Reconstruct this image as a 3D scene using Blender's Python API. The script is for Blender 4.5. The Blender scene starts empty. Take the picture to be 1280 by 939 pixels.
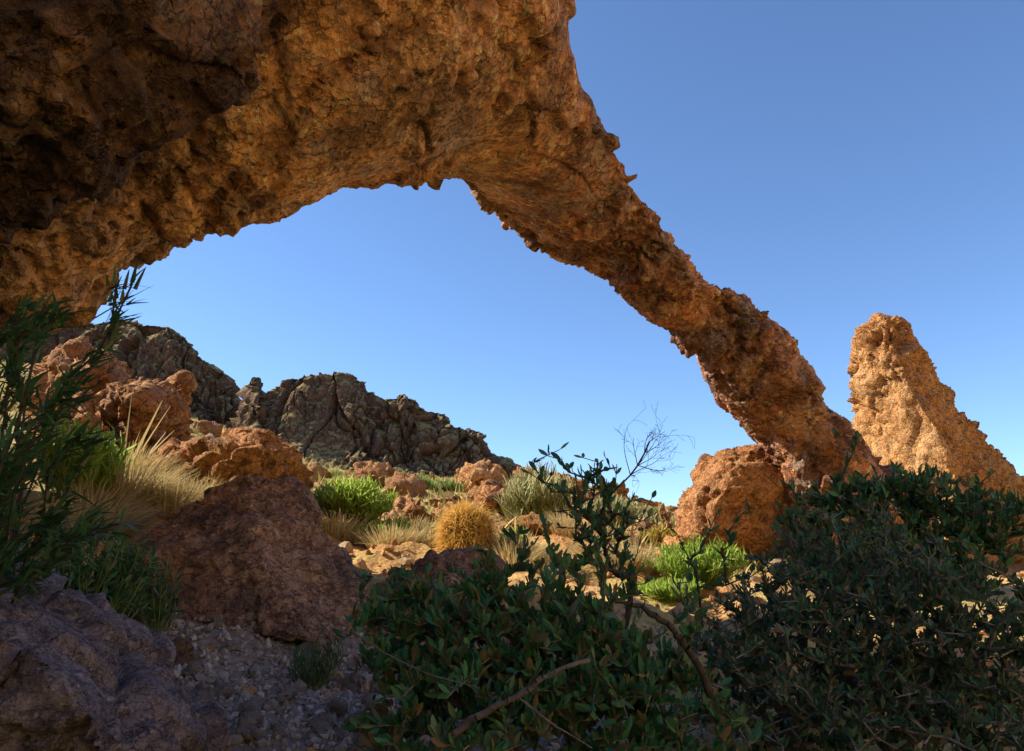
import bpy, bmesh, math, random
import numpy as np
from mathutils import Vector

R = math.radians
sc = bpy.context.scene
col = sc.collection
rng = np.random.default_rng(7)

# ------------------------------------------------------------------ camera
FPX, CX, CY, PITCH = 967.0, 640.0, 469.5, R(14.0)
CAMZ = 1.2
cam_d = bpy.data.cameras.new('camera')
cam = bpy.data.objects.new('camera', cam_d)
col.objects.link(cam)
cam.location = (0, 0, CAMZ)
cam.rotation_euler = (math.pi / 2 + PITCH, 0, 0)
cam_d.sensor_width = 36
cam_d.lens = 36 * FPX / 1280
cam_d.clip_start = 0.05
cam_d.clip_end = 9000
sc.camera = cam
CAM = np.array([0, 0, CAMZ])
RT = np.array([1.0, 0, 0])
FW = np.array([0, math.cos(PITCH), math.sin(PITCH)])
UP = np.array([0, -math.sin(PITCH), math.cos(PITCH)])


def ray(px, py):
    return FW + (px - CX) / FPX * RT - (py - CY) / FPX * UP


def at(px, py, d):
    return CAM + d * ray(px, py)


# ------------------------------------------------------------------ noise (numpy)
def _h(ix, iy, iz, s):
    with np.errstate(over='ignore'):
        h = (ix.astype(np.uint32) * np.uint32(374761393) + iy.astype(np.uint32) * np.uint32(668265263)
             + iz.astype(np.uint32) * np.uint32(2147483647 - 1013904223) + np.uint32((s * 2654435761) & 0xffffffff))
        h = (h ^ (h >> np.uint32(13))) * np.uint32(1274126177)
        h = (h ^ (h >> np.uint32(16))) * np.uint32(2246822519)
        h = h ^ (h >> np.uint32(15))
    return h


def _u(h, k):
    with np.errstate(over='ignore'):
        h = (h ^ np.uint32(k * 747796405 & 0xffffffff)) * np.uint32(2891336453)
        h = h ^ (h >> np.uint32(16))
        h = h * np.uint32(1540483477)
        h = h ^ (h >> np.uint32(14))
    return h.astype(np.float64) / 4294967295.0


def vnoise(P, s=0):
    """value-gradient noise about -1..1"""
    i = np.floor(P).astype(np.int64)
    f = P - i
    w = f * f * f * (f * (f * 6 - 15) + 10)
    out = 0
    for dx in (0, 1):
        for dy in (0, 1):
            for dz in (0, 1):
                h = _h(i[:, 0] + dx, i[:, 1] + dy, i[:, 2] + dz, s)
                g = (_u(h, 1) * 2 - 1) * (f[:, 0] - dx) + (_u(h, 2) * 2 - 1) * (f[:, 1] - dy) + (_u(h, 3) * 2 - 1) * (f[:, 2] - dz)
                wx = w[:, 0] if dx else 1 - w[:, 0]
                wy = w[:, 1] if dy else 1 - w[:, 1]
                wz = w[:, 2] if dz else 1 - w[:, 2]
                out = out + g * wx * wy * wz
    return out * 1.4


def fbm(P, octv=4, gain=0.5, s=0):
    a, o, q = 1.0, 0, P.copy()
    for k in range(octv):
        o = o + a * vnoise(q, s + k * 17)
        a *= gain
        q = q * 2.03 + 11.3
    return o


def worley(P, s=0):
    i = np.floor(P).astype(np.int64)
    f = P - i
    n = len(P)
    F1 = np.full(n, 9.0)
    F2 = np.full(n, 9.0)
    best = np.zeros(n, np.uint32)
    bv = np.zeros((n, 3))
    for dx in (-1, 0, 1):
        for dy in (-1, 0, 1):
            for dz in (-1, 0, 1):
                h = _h(i[:, 0] + dx, i[:, 1] + dy, i[:, 2] + dz, s)
                vx = f[:, 0] - dx - _u(h, 1)
                vy = f[:, 1] - dy - _u(h, 2)
                vz = f[:, 2] - dz - _u(h, 3)
                d = vx * vx + vy * vy + vz * vz
                m = d < F1
                F2 = np.where(m, F1, np.minimum(F2, d))
                F1 = np.where(m, d, F1)
                best = np.where(m, h, best)
                bv[m] = np.stack([vx, vy, vz], 1)[m]
    cn = np.stack([_u(best, 5) - .5, _u(best, 6) - .5, _u(best, 7) - .5], 1)
    cn /= np.linalg.norm(cn, axis=1)[:, None] + 1e-9
    return np.sqrt(F1), np.sqrt(F2), _u(best, 4), bv, cn


def rock_disp(P, scales, s=0, crev=0.5, stretch=(1, 1, 1), cracks=0.0):
    """broken-rock relief: facetted blocks of several sizes with cracks between them"""
    P = P / np.array(stretch)
    d = 0.35 * scales[0][1] * fbm(P / scales[0][0] * 0.8, 4, 0.5, s + 90)
    rough = np.clip(.75 + 1.3 * fbm(P / scales[0][0] * .7 + 40, 3, .5, s + 61), .15, 1.9)     # smooth faces and broken zones
    if cracks:
        wq = P / scales[0][0] * np.array([.55, .55, .9])
        wq = wq + .25 * np.stack([fbm(P * 3.1, 3, .5, s + 51), fbm(P * 3.1 + 7, 3, .5, s + 52), fbm(P * 3.1 + 3, 3, .5, s + 53)], 1) * .5
        for kk in (0, 1):
            nz = vnoise(wq * (1 + .8 * kk), s + 70 + kk)
            d = d - cracks * np.exp(-(nz / (.018 + .012 * kk)) ** 2) * (1 - .4 * kk)
            d = d + cracks * .5 * np.tanh(nz / .05)                                           # the two sides are offset
    for k, (sz, am) in enumerate(scales):
        Q = P / sz
        Q = Q + 0.35 * np.stack([vnoise(Q * 1.7, s + 31), vnoise(Q * 1.7 + 5.2, s + 32), vnoise(Q * 1.7 + 9.1, s + 33)], 1)
        F1, F2, idr, bv, cn = worley(Q, s + k * 7)
        d = d + am * (rough if k else 1) * ((idr - .5) * .9 + 1.1 * (bv * cn).sum(1) - crev * np.exp(-((F2 - F1) / .09)) * (idr > .35))
    return d


# ------------------------------------------------------------------ mesh helpers
def mesh_from(name, V, polys, smooth=True):
    """polys: list of int arrays (n,k)"""
    me = bpy.data.meshes.new(name)
    V = np.ascontiguousarray(V, dtype=np.float32)
    me.vertices.add(len(V))
    me.vertices.foreach_set('co', V.ravel())
    loops = np.concatenate([p.ravel() for p in polys]).astype(np.int32)
    tot = np.concatenate([np.full(len(p), p.shape[1]) for p in polys]).astype(np.int32)
    start = np.concatenate([[0], np.cumsum(tot)[:-1]]).astype(np.int32)
    me.loops.add(len(loops))
    me.loops.foreach_set('vertex_index', loops)
    me.polygons.add(len(tot))
    me.polygons.foreach_set('loop_start', start)
    me.polygons.foreach_set('loop_total', tot)
    me.polygons.foreach_set('use_smooth', np.full(len(tot), smooth))
    me.update(calc_edges=True)
    me.validate()
    return me


def get_np(me):
    n = len(me.vertices)
    V = np.empty(n * 3, np.float32)
    me.vertices.foreach_get('co', V)
    N = np.empty(n * 3, np.float32)
    me.vertex_normals.foreach_get('vector', N)
    return V.reshape(-1, 3).astype(np.float64), N.reshape(-1, 3).astype(np.float64)


def link(name, me, mat, parent=None, loc=(0, 0, 0)):
    o = bpy.data.objects.new(name, me)
    col.objects.link(o)
    o.location = loc
    if parent is not None:
        o.parent = parent
    if mat is not None:
        me.materials.clear()
        me.materials.append(mat)
    return o


def tag(o, label=None, cat=None, group=None, kind=None):
    if label: o['label'] = label
    if cat: o['category'] = cat
    if group: o['group'] = group
    if kind: o['kind'] = kind
    return o


def empty(name, loc):
    o = bpy.data.objects.new(name, None)
    col.objects.link(o)
    o.location = tuple(loc)
    o.empty_display_size = .1
    return o


def hull_mesh(pts):
    bm = bmesh.new()
    vs = [bm.verts.new(tuple(p)) for p in pts]
    r = bmesh.ops.convex_hull(bm, input=vs)
    bmesh.ops.delete(bm, geom=list({g for g in r['geom_interior'] + r['geom_unused'] if isinstance(g, bmesh.types.BMVert)}), context='VERTS')
    bmesh.ops.recalc_face_normals(bm, faces=bm.faces)
    me = bpy.data.meshes.new('tmp')
    bm.to_mesh(me)
    bm.free()
    return me


def loft_mesh(rings):
    n = len(rings[0])
    V = np.concatenate(rings)
    q = []
    for k in range(len(rings) - 1):
        for j in range(n):
            q.append((k * n + j, k * n + (j + 1) % n, (k + 1) * n + (j + 1) % n, (k + 1) * n + j))
    me = bpy.data.meshes.new('tmp')
    faces = q + [tuple(range(n))[::-1], tuple((len(rings) - 1) * n + j for j in range(n))]
    me.from_pydata([tuple(v) for v in V], [], faces)
    bm = bmesh.new()
    bm.from_mesh(me)
    bmesh.ops.recalc_face_normals(bm, faces=bm.faces)
    bm.to_mesh(me)
    bm.free()
    return me


def join_meshes(ms):
    bm = bmesh.new()
    for m in ms:
        bm.from_mesh(m)
    me = bpy.data.meshes.new('tmp')
    bm.to_mesh(me)
    bm.free()
    return me


def remesh(me, voxel, smooth=3, factor=.5):
    """fuse blocked-out volumes into one closed skin"""
    o = bpy.data.objects.new('tmp', me)
    col.objects.link(o)
    m = o.modifiers.new('r', 'REMESH')
    m.mode = 'VOXEL'
    m.voxel_size = voxel
    m.use_smooth_shade = True
    if smooth:
        s = o.modifiers.new('s', 'SMOOTH')
        s.iterations = smooth
        s.factor = factor
    dg = bpy.context.evaluated_depsgraph_get()
    dg.update()
    out = bpy.data.meshes.new_from_object(o.evaluated_get(dg))
    bpy.data.objects.remove(o)
    return out


def rock_object(name, block, voxel, scales, mat, seed, smooth=3, crev=.5, shift=0.0, stretch=(1, 1, 1), base=None, cracks=.8):
    me = remesh(block, voxel, smooth)
    V, N = get_np(me)
    d = rock_disp(V + seed * 13.7, scales, seed, crev, stretch, scales[0][1] * cracks) + shift
    V = V + N * d[:, None]
    if base is None:
        base = np.array([V[:, 0].mean(), V[:, 1].mean(), V[:, 2].min()])
    V = V - base
    me.vertices.foreach_set('co', V.astype(np.float32).ravel())
    me.update()
    me.name = name
    return link(name, me, mat, None, tuple(base))


# ------------------------------------------------------------------ materials
def newmat(name):
    m = bpy.data.materials.new(name)
    m.use_nodes = True
    nt = m.node_tree
    b = nt.nodes['Principled BSDF']
    b.inputs['Roughness'].default_value = .9
    b.inputs['Specular IOR Level'].default_value = .25
    return m, nt, b


class NB:
    """little node builder"""
    def __init__(self, nt):
        self.nt = nt

    def n(self, t, **kw):
        x = self.nt.nodes.new(t)
        for k, v in kw.items():
            setattr(x, k, v)
        return x

    def l(self, a, b):
        self.nt.links.new(a, b)

    def noise(self, vec, scale, detail=4, rough=.55, dist=0.0):
        x = self.n('ShaderNodeTexNoise')
        x.inputs['Scale'].default_value = scale
        x.inputs['Detail'].default_value = detail
        x.inputs['Roughness'].default_value = rough
        x.inputs['Distortion'].default_value = dist
        self.l(vec, x.inputs['Vector'])
        return x.outputs['Fac']

    def voro(self, vec, scale, feature='F1', rand=1.0):
        x = self.n('ShaderNodeTexVoronoi', feature=feature)
        x.inputs['Scale'].default_value = scale
        x.inputs['Randomness'].default_value = rand
        self.l(vec, x.inputs['Vector'])
        return x

    def ramp(self, fac, stops, interp='LINEAR'):
        x = self.n('ShaderNodeValToRGB')
        x.color_ramp.interpolation = interp
        e = x.color_ramp.elements
        while len(e) < len(stops):
            e.new(.5)
        for k, (p, c) in enumerate(stops):
            e[k].position = p
            e[k].color = (*c, 1) if len(c) == 3 else c
        self.l(fac, x.inputs['Fac'])
        return x.outputs['Color']

    def mix(self, fac, a, b, mode='MIX'):
        x = self.n('ShaderNodeMix', data_type='RGBA', blend_type=mode)
        if isinstance(fac, (int, float)):
            x.inputs[0].default_value = fac
        else:
            self.l(fac, x.inputs[0])
        for k, v in ((6, a), (7, b)):
            if isinstance(v, tuple):
                x.inputs[k].default_value = (*v, 1)
            else:
                self.l(v, x.inputs[k])
        return x.outputs[2]

    def math(self, op, a, b=None):
        x = self.n('ShaderNodeMath', operation=op)
        for k, v in ((0, a), (1, b)):
            if v is None: continue
            if isinstance(v, (int, float)):
                x.inputs[k].default_value = v
            else:
                self.l(v, x.inputs[k])
        return x.outputs[0]

    def bump(self, height, strength, dist, normal=None):
        x = self.n('ShaderNodeBump')
        x.inputs['Strength'].default_value = strength
        x.inputs['Distance'].default_value = dist
        self.l(height, x.inputs['Height'])
        if normal is not None:
            self.l(normal, x.inputs['Normal'])
        return x.outputs['Normal']


def rock_mat(name, cols, dark, grey, k=1.0, dark_amt=.42, grey_amt=.4, clast=.5, bump=1.0, zones=None, ledge=None, gain=1.35, fiss_rot=(.5, .5, .3)):
    """weathered welded tuff: broad colour zones, angular clasts, dark varnished stains, grey patches"""
    m, nt, b = newmat(name)
    B = NB(nt)
    co = B.n('ShaderNodeTexCoord').outputs['Object']
    big = B.noise(co, .75 * k, 10, .66, 0)
    base = B.ramp(big, [(.28, cols[0]), (.43, cols[1]), (.55, cols[2]), (.7, cols[3])])
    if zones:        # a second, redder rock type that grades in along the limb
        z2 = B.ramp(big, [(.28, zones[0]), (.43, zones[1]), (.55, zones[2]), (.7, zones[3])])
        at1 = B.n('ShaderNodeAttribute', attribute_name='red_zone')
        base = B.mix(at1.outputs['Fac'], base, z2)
    # warped coordinates so the clasts are angular and uneven
    wn = B.n('ShaderNodeTexNoise')
    wn.inputs['Scale'].default_value = 5 * k
    wn.inputs['Detail'].default_value = 3
    B.l(co, wn.inputs['Vector'])
    warp = B.n('ShaderNodeMix', data_type='VECTOR')
    va = B.n('ShaderNodeVectorMath', operation='MULTIPLY_ADD')
    B.l(wn.outputs['Color'], va.inputs[0])
    va.inputs[1].default_value = (.07 / k,) * 3
    B.l(co, va.inputs[2])
    wc = va.outputs[0]
    v1 = B.voro(wc, 11 * k)
    v2 = B.voro(wc, 30 * k)
    sep1 = B.n('ShaderNodeSeparateColor')
    B.l(v1.outputs['Color'], sep1.inputs[0])
    sep2 = B.n('ShaderNodeSeparateColor')
    B.l(v2.outputs['Color'], sep2.inputs[0])
    t1 = B.ramp(sep1.outputs[0], [(0, (.55, .5, .48)), (.5, (1, 1, 1)), (1, (1.0, 1.0, 1.0))])
    t2 = B.ramp(sep2.outputs[0], [(0, (.38, .34, .32)), (.3, (.8, .77, .75)), (.75, (1, 1, 1)), (1, (1.3, 1.3, 1.3))])
    c = B.mix(clast, base, t1, 'MULTIPLY')
    c = B.mix(clast, c, t2, 'MULTIPLY')
    tint = B.ramp(sep2.outputs[2], [(0, grey), (.22, cols[1]), (.5, cols[2]), (.78, cols[0]), (1, cols[3])], 'CONSTANT')
    c = B.mix(.26, c, tint)
    pale = B.math('GREATER_THAN', sep2.outputs[1], .88)
    c = B.mix(B.math('MULTIPLY', pale, .3), c, tuple(min(.7, x * 1.35 + .04) for x in cols[3]))
    # dark varnish stains and grey lichen/ash patches
    dn = B.noise(co, 1.6 * k, 10, .7, 0)
    dm = B.ramp(dn, [(1 - dark_amt - .08, (0, 0, 0)), (1 - dark_amt + .08, (1, 1, 1))])
    c = B.mix(B.math('MULTIPLY', dm, .75), c, dark)
    off = B.n('ShaderNodeMapping')
    off.inputs['Location'].default_value = (7.3, 1.9, 4.4)
    B.l(co, off.inputs['Vector'])
    gn = B.noise(off.outputs[0], 2.3 * k, 12, .76, 0)
    gm = B.ramp(gn, [(1 - grey_amt - .05, (0, 0, 0)), (1 - grey_amt + .09, (1, 1, 1))])
    c = B.mix(B.math('MULTIPLY', gm, .7), c, grey)
    if zones:        # desert varnish, with the hanging lip's shade also painted in as darker colour
        at2 = B.n('ShaderNodeAttribute', attribute_name='varnish_shade')
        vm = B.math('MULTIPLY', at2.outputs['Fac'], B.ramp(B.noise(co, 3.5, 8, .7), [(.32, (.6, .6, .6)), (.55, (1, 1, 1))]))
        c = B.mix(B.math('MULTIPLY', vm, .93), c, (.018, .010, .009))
    if ledge:        # soil and dry scrub caught on the ledges
        ge = B.n('ShaderNodeNewGeometry')
        sx = B.n('ShaderNodeSeparateXYZ')
        B.l(ge.outputs['Normal'], sx.inputs[0])
        up_ = B.math('ADD', sx.outputs[2], B.math('MULTIPLY', B.noise(co, .9, 6, .7), .5))
        c = B.mix(B.ramp(up_, [(.62, (0, 0, 0)), (.85, (.85, .85, .85))]), c, ledge)
    fine = B.noise(co, 55 * k, 5, .7)
    c = B.mix(.55, c, B.ramp(fine, [(.3, (.55, .52, .5)), (.55, (1, 1, 1)), (1, (1, 1, 1))]), 'MULTIPLY')
    spk = B.noise(co, 150 * k, 3, .8)
    c = B.mix(.6, c, B.ramp(spk, [(.38, (.45, .42, .40)), (.5, (1, 1, 1)), (.62, (1, 1, 1)), (.7, (1.25, 1.22, 1.18))]), 'MULTIPLY')
    # thin dark fissures that run through the rock
    fm = B.n('ShaderNodeMapping')
    fm.inputs['Rotation'].default_value = fiss_rot
    fm.inputs['Scale'].default_value = (.7, 1.25, 1.25)
    B.l(co, fm.inputs['Vector'])
    crs = []
    for fs, wd in ((1.7 * k, .012), (5.0 * k, .018)):
        fn = B.noise(fm.outputs[0], fs, 5, .6, 0)
        crs.append(B.ramp(B.math('ABSOLUTE', B.math('SUBTRACT', fn, .5)), [(0, (0, 0, 0)), (wd, (1, 1, 1))]))
    crk = B.math('MINIMUM', crs[0], crs[1])
    c = B.mix(.4, c, B.ramp(crk, [(0, (.28, .24, .22)), (1, (1, 1, 1))]), 'MULTIPLY')
    c = B.mix(1.0, c, (gain, gain, gain), 'MULTIPLY')
    B.l(c, b.inputs['Base Color'])
    h = B.math('ADD', B.math('MULTIPLY', v1.outputs['Distance'], .5), B.math('MULTIPLY', sep1.outputs[2], .8))
    n0 = B.bump(crk, .8 * bump, .03 / k)
    n1 = B.bump(h, .6 * bump, .06 / k, n0)
    n2 = B.bump(B.math('ADD', B.math('MULTIPLY', v2.outputs['Distance'], .6), B.math('MULTIPLY', sep2.outputs[2], .7)), .75 * bump, .03 / k, n1)
    n3 = B.bump(B.noise(co, 30 * k, 7, .62), .7 * bump, .03 / k, n2)
    n4 = B.bump(B.noise(co, 120 * k, 3, .6), .5 * bump, .007 / k, n3)
    B.l(n4, b.inputs['Normal'])
    return m


ORANGE = [(.32, .135, .055), (.50, .24, .09), (.60, .335, .14), (.66, .44, .235)]
RED = [(.36, .14, .055), (.56, .25, .095), (.66, .34, .14), (.70, .43, .20)]
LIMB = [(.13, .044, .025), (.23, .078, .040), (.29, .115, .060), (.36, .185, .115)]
TAN = [(.46, .18, .062), (.60, .275, .095), (.67, .355, .135), (.71, .45, .21)]
BROWN = [(.20, .11, .075), (.31, .185, .125), (.38, .245, .17), (.44, .31, .22)]
PURP = [(.13, .11, .135), (.22, .18, .205), (.31, .255, .26), (.40, .31, .27)]
MESA = [(.09, .058, .046), (.15, .093, .065), (.19, .118, .075), (.24, .155, .09)]
M = {
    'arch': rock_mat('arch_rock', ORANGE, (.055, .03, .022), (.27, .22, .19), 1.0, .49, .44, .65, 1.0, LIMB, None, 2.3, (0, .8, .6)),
    'red': rock_mat('red_rock', RED, (.10, .045, .03), (.42, .28, .17), 1.3, .42, .36, gain=1.05),
    'tan': rock_mat('tan_rock', TAN, (.26, .14, .07), (.55, .40, .24), 1.2, .34, .36, .4, gain=1.1),
    'brown': rock_mat('brown_rock', BROWN, (.05, .036, .05), (.26, .20, .17), 1.8, .46, .38, gain=1.65),
    'purple': rock_mat('purple_rock', PURP, (.05, .042, .06), (.34, .29, .26), 4.5, .48, .44, .4, gain=1.2),
    'stone': rock_mat('grey_stone', [(.16, .13, .12), (.26, .22, .20), (.33, .29, .26), (.42, .37, .33)], (.10, .08, .08), (.45, .42, .40), 7.0, .3, .4, .3, gain=2.0),
    'pale': rock_mat('pale_rock', [(.55, .48, .36), (.66, .6, .48), (.72, .67, .57), (.76, .72, .63)], (.4, .3, .2), (.7, .66, .58), 3, .2, .4, .25),
    'mesa': rock_mat('mesa_rock', MESA, (.05, .035, .035), (.17, .125, .10), .3, .40, .36, .45, .8, None, (.36, .28, .10), 1.0),
}


def leaf_mat(name, cols, trans=.3, rough=.55, spec=.25):
    m, nt, b = newmat(name)
    B = NB(nt)
    g = B.n('ShaderNodeNewGeometry')
    c = B.ramp(g.outputs['Random Per Island'], [(k / max(1, len(cols) - 1), x) for k, x in enumerate(cols)])
    b.inputs['Roughness'].default_value = rough
    b.inputs['Specular IOR Level'].default_value = spec
    B.l(c, b.inputs['Base Color'])
    t = B.n('ShaderNodeBsdfTranslucent')
    B.l(c, t.inputs['Color'])
    mx = B.n('ShaderNodeMixShader')
    mx.inputs[0].default_value = trans
    B.l(b.outputs[0], mx.inputs[1])
    B.l(t.outputs[0], mx.inputs[2])
    B.l(mx.outputs[0], nt.nodes['Material Output'].inputs['Surface'])
    return m


def bark_mat(name, a, bcol):
    m, nt, b = newmat(name)
    B = NB(nt)
    co = B.n('ShaderNodeTexCoord').outputs['Object']
    n = B.noise(co, 40, 6, .65)
    B.l(B.ramp(n, [(.3, a), (.7, bcol)]), b.inputs['Base Color'])
    B.l(B.bump(n, .7, .006), b.inputs['Normal'])
    return m


M['jojoba'] = leaf_mat('jojoba_leaf', [(.045, .16, .07), (.06, .21, .08), (.05, .18, .09), (.09, .26, .09), (.15, .25, .10), (.05, .16, .08), (.20, .20, .09), (.24, .14, .06)], .22, .45)
M['jojoba_grey'] = leaf_mat('grey_leaf', [(.05, .14, .07), (.075, .18, .09), (.13, .20, .12), (.06, .18, .07), (.20, .20, .12), (.07, .16, .09), (.23, .14, .08)], .22, .5)
M['lime'] = leaf_mat('lime_leaf', [(.30, .47, .05), (.38, .56, .08), (.48, .60, .14), (.24, .40, .05), (.52, .54, .20)], .55, .5)
M['strap'] = leaf_mat('strap_leaf', [(.04, .13, .055), (.06, .17, .06), (.08, .19, .07), (.05, .12, .06), (.18, .19, .07)], .2, .5)
M['dry'] = leaf_mat('dry_grass', [(.50, .38, .17), (.60, .48, .24), (.66, .56, .32), (.45, .36, .16), (.58, .50, .26)], .3, .7, .15)
M['greygreen'] = leaf_mat('wispy_green', [(.40, .42, .20), (.46, .47, .24), (.52, .50, .28), (.56, .50, .30)], .45, .7, .15)
M['yellow'] = leaf_mat('yellow_leaf', [(.50, .40, .08), (.55, .42, .09), (.42, .36, .10), (.35, .34, .10)], .3, .6, .2)
M['olive'] = leaf_mat('olive_leaf', [(.22, .32, .09), (.28, .38, .11), (.34, .40, .14), (.24, .34, .10)], .45, .6, .2)
M['spine'] = leaf_mat('gold_spine', [(.78, .50, .11), (.84, .57, .15), (.86, .64, .24), (.62, .34, .07), (.80, .54, .12)], .45, .5, .3)
M['bark'] = bark_mat('grey_bark', (.15, .125, .11), (.34, .29, .26))
M['bark_mid'] = bark_mat('brown_bark', (.10, .085, .07), (.24, .20, .17))
M['bark_dark'] = bark_mat('dark_bark', (.045, .035, .03), (.11, .09, .075))
M['cactus'] = bark_mat('cactus_skin', (.10, .13, .05), (.20, .19, .08))


# ------------------------------------------------------------------ sky and sun
SUN_EL, SUN_AZ = R(38), R(-80)          # azimuth from +Y, clockwise towards +X
w = bpy.data.worlds.new('World')
sc.world = w
w.use_nodes = True
nt = w.node_tree
bg = nt.nodes['Background']
sky = nt.nodes.new('ShaderNodeTexSky')
sky.sky_type = 'NISHITA'
sky.sun_disc = False
sky.sun_elevation = SUN_EL
sky.sun_rotation = SUN_AZ % (2 * math.pi)
sky.altitude = 1500
sky.air_density = 1.0
sky.dust_density = .15
sky.ozone_density = 6.0
nt.links.new(sky.outputs[0], bg.inputs[0])
bg.inputs[1].default_value = .09
sd = bpy.data.lights.new('sun', 'SUN')
so = bpy.data.objects.new('sun', sd)
col.objects.link(so)
sdir = Vector((math.sin(SUN_AZ) * math.cos(SUN_EL), math.cos(SUN_AZ) * math.cos(SUN_EL), math.sin(SUN_EL)))
so.rotation_euler = sdir.to_track_quat('Z', 'Y').to_euler()
so.location = (-20, 5, 30)
sd.energy = 3.3
sd.angle = R(.5)
sd.color = (1.0, .87, .68)
sc.view_settings.view_transform = 'Standard'
sc.view_settings.look = 'None'
sc.view_settings.gamma = 1
sc.view_settings.exposure = 1.35
sc.cycles.denoising_prefilter = 'NONE'
sc.cycles.max_bounces = 10
sc.cycles.diffuse_bounces = 6
sc.cycles.glossy_bounces = 2
sc.cycles.transmission_bounces = 4

# ------------------------------------------------------------------ ground
AZ = np.array([-180, -130, -100, -75, -50, -40, -33, -25, -21, -17, -14, -8, 0, 4, 7, 12, 18, 25, 40, 70, 110, 150, 180], float)
EL = np.array([28, 24, 16, 13, 13, 13, 12.0, 10.4, 9.2, 7.9, 6.8, 6.3, 6.2, 6.1, 5.2, 3.7, 3.0, 2.5, 3, 14, 28, 29, 28], float)  # unseen slopes beside and behind the viewer raised to bounce sunlight onto the arch
NS = np.array([.05, .05, .1, .25, .30, .30, .29, .27, .26, .25, .24, .235, .225, .22, .215, .20, .18, .15, .1, .05, .0, .03, .05], float)
RR = 60.0


def ground_z(x, y, detail=True):
    x = np.asarray(x, float)
    y = np.asarray(y, float)
    r = np.hypot(x, y) + 1e-6
    a = np.degrees(np.arctan2(x, y))
    e = np.tan(np.radians(np.interp(a, AZ, EL)))
    ns = np.interp(a, AZ, NS)
    zr = e * RR
    zn = -CAMZ + ns * 5.0
    z = np.where(r < 5, -CAMZ + ns * r, zn + (zr - zn) * np.clip((r - 5) / (RR - 5), 0, 1) ** .93)
    far = np.clip((r - RR) / 300, 0, 1)
    z = np.where(r > RR, zr * (1 - far) ** 1.5 - 12 * far, z) + CAMZ
    if detail:
        P = np.stack([x, y, 0 * x], -1).reshape(-1, 3)
        rf = r.reshape(-1)
        n = fbm(P * .22, 4, .5, 3) * np.clip(rf / 60, 0.02, 1) * .55
        n2 = fbm(P * 1.7, 4, .55, 5) * np.clip(.02 * rf, .03, .12)
        n3 = fbm(P * 9, 3, .5, 8) * .012
        rim = np.exp(-((rf - RR) / 14) ** 2)
        n4 = fbm(P * .35, 3, .5, 6) * .3 * rim
        z = z + (n + n2 + n3 + n4).reshape(z.shape)
    return z


def build_ground():
    f = np.concatenate([np.linspace(-180, -50, 90)[:-1], np.linspace(-50, 50, 700)[:-1], np.linspace(50, 180, 90)[:-1]])
    rad = np.concatenate([np.geomspace(.25, 70, 420)[:-1], np.geomspace(70, 5000, 50)])
    A, Rd = np.meshgrid(np.radians(f), rad)
    X, Y = Rd * np.sin(A), Rd * np.cos(A)
    Z = ground_z(X, Y)
    n, m = X.shape
    V = np.stack([X, Y, Z], -1).reshape(-1, 3)
    i, j = np.meshgrid(np.arange(n - 1), np.arange(m), indexing='ij')
    j2 = (j + 1) % m
    q = np.stack([i * m + j, i * m + j2, (i + 1) * m + j2, (i + 1) * m + j], -1).reshape(-1, 4)[:, ::-1]
    c = len(V)
    V = np.concatenate([V, [[0, 0, ground_z(0., 0.).item()]]])
    jj = np.arange(m)
    t = np.stack([np.full(m, c), (jj + 1) % m, jj], -1)
    return mesh_from('ground', V, [q, t])


def ground_mat():
    m, nt, b = newmat('desert_ground')
    B = NB(nt)
    co = B.n('ShaderNodeTexCoord').outputs['Object']
    big = B.noise(co, .35, 8, .62, .3)
    c = B.ramp(big, [(.3, (.44, .19, .065)), (.45, (.54, .29, .11)), (.55, (.58, .40, .17)), (.7, (.50, .42, .15))])
    veg = B.noise(co, 1.1, 8, .7)
    c = B.mix(B.ramp(veg, [(.47, (0, 0, 0)), (.58, (.85, .85, .85))]), c, (.40, .36, .12))
    # grey dusty wash under the gravel
    ds = B.n('ShaderNodeVectorMath', operation='DISTANCE')
    B.l(co, ds.inputs[0])
    ds.inputs[1].default_value = (-.7, 2.9, .75)
    wash = B.math('ADD', ds.outputs['Value'], B.math('MULTIPLY', B.noise(co, 2.5, 5, .6), .8))
    c = B.mix(B.ramp(B.math('MULTIPLY', wash, .5), [(.75, (1, 1, 1)), (.98, (0, 0, 0))]), c, (.30, .25, .215))
    mid = B.noise(co, 6, 8, .7)
    c = B.mix(.6, c, B.ramp(mid, [(.3, (.5, .45, .42)), (.55, (1, 1, 1))]), 'MULTIPLY')
    v = B.voro(co, 30)
    s = B.n('ShaderNodeSeparateColor')
    B.l(v.outputs['Color'], s.inputs[0])
    c = B.mix(.5, c, B.ramp(s.outputs[0], [(0, (.5, .48, .46)), (.6, (1, 1, 1))]), 'MULTIPLY')
    c = B.mix(1.0, c, (1.15, 1.15, 1.15), 'MULTIPLY')
    B.l(c, b.inputs['Base Color'])
    n1 = B.bump(mid, .6, .12)
    n2 = B.bump(v.outputs['Distance'], .6, .02, n1)
    n3 = B.bump(B.noise(co, 60, 4, .7), .6, .01, n2)
    B.l(n3, b.inputs['Normal'])
    return m


M['ground'] = ground_mat()
g = link('ground', build_ground(), M['ground'])
tag(g, 'sloping desert ground of tan soil and scattered rock', 'ground', kind='structure')


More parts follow.
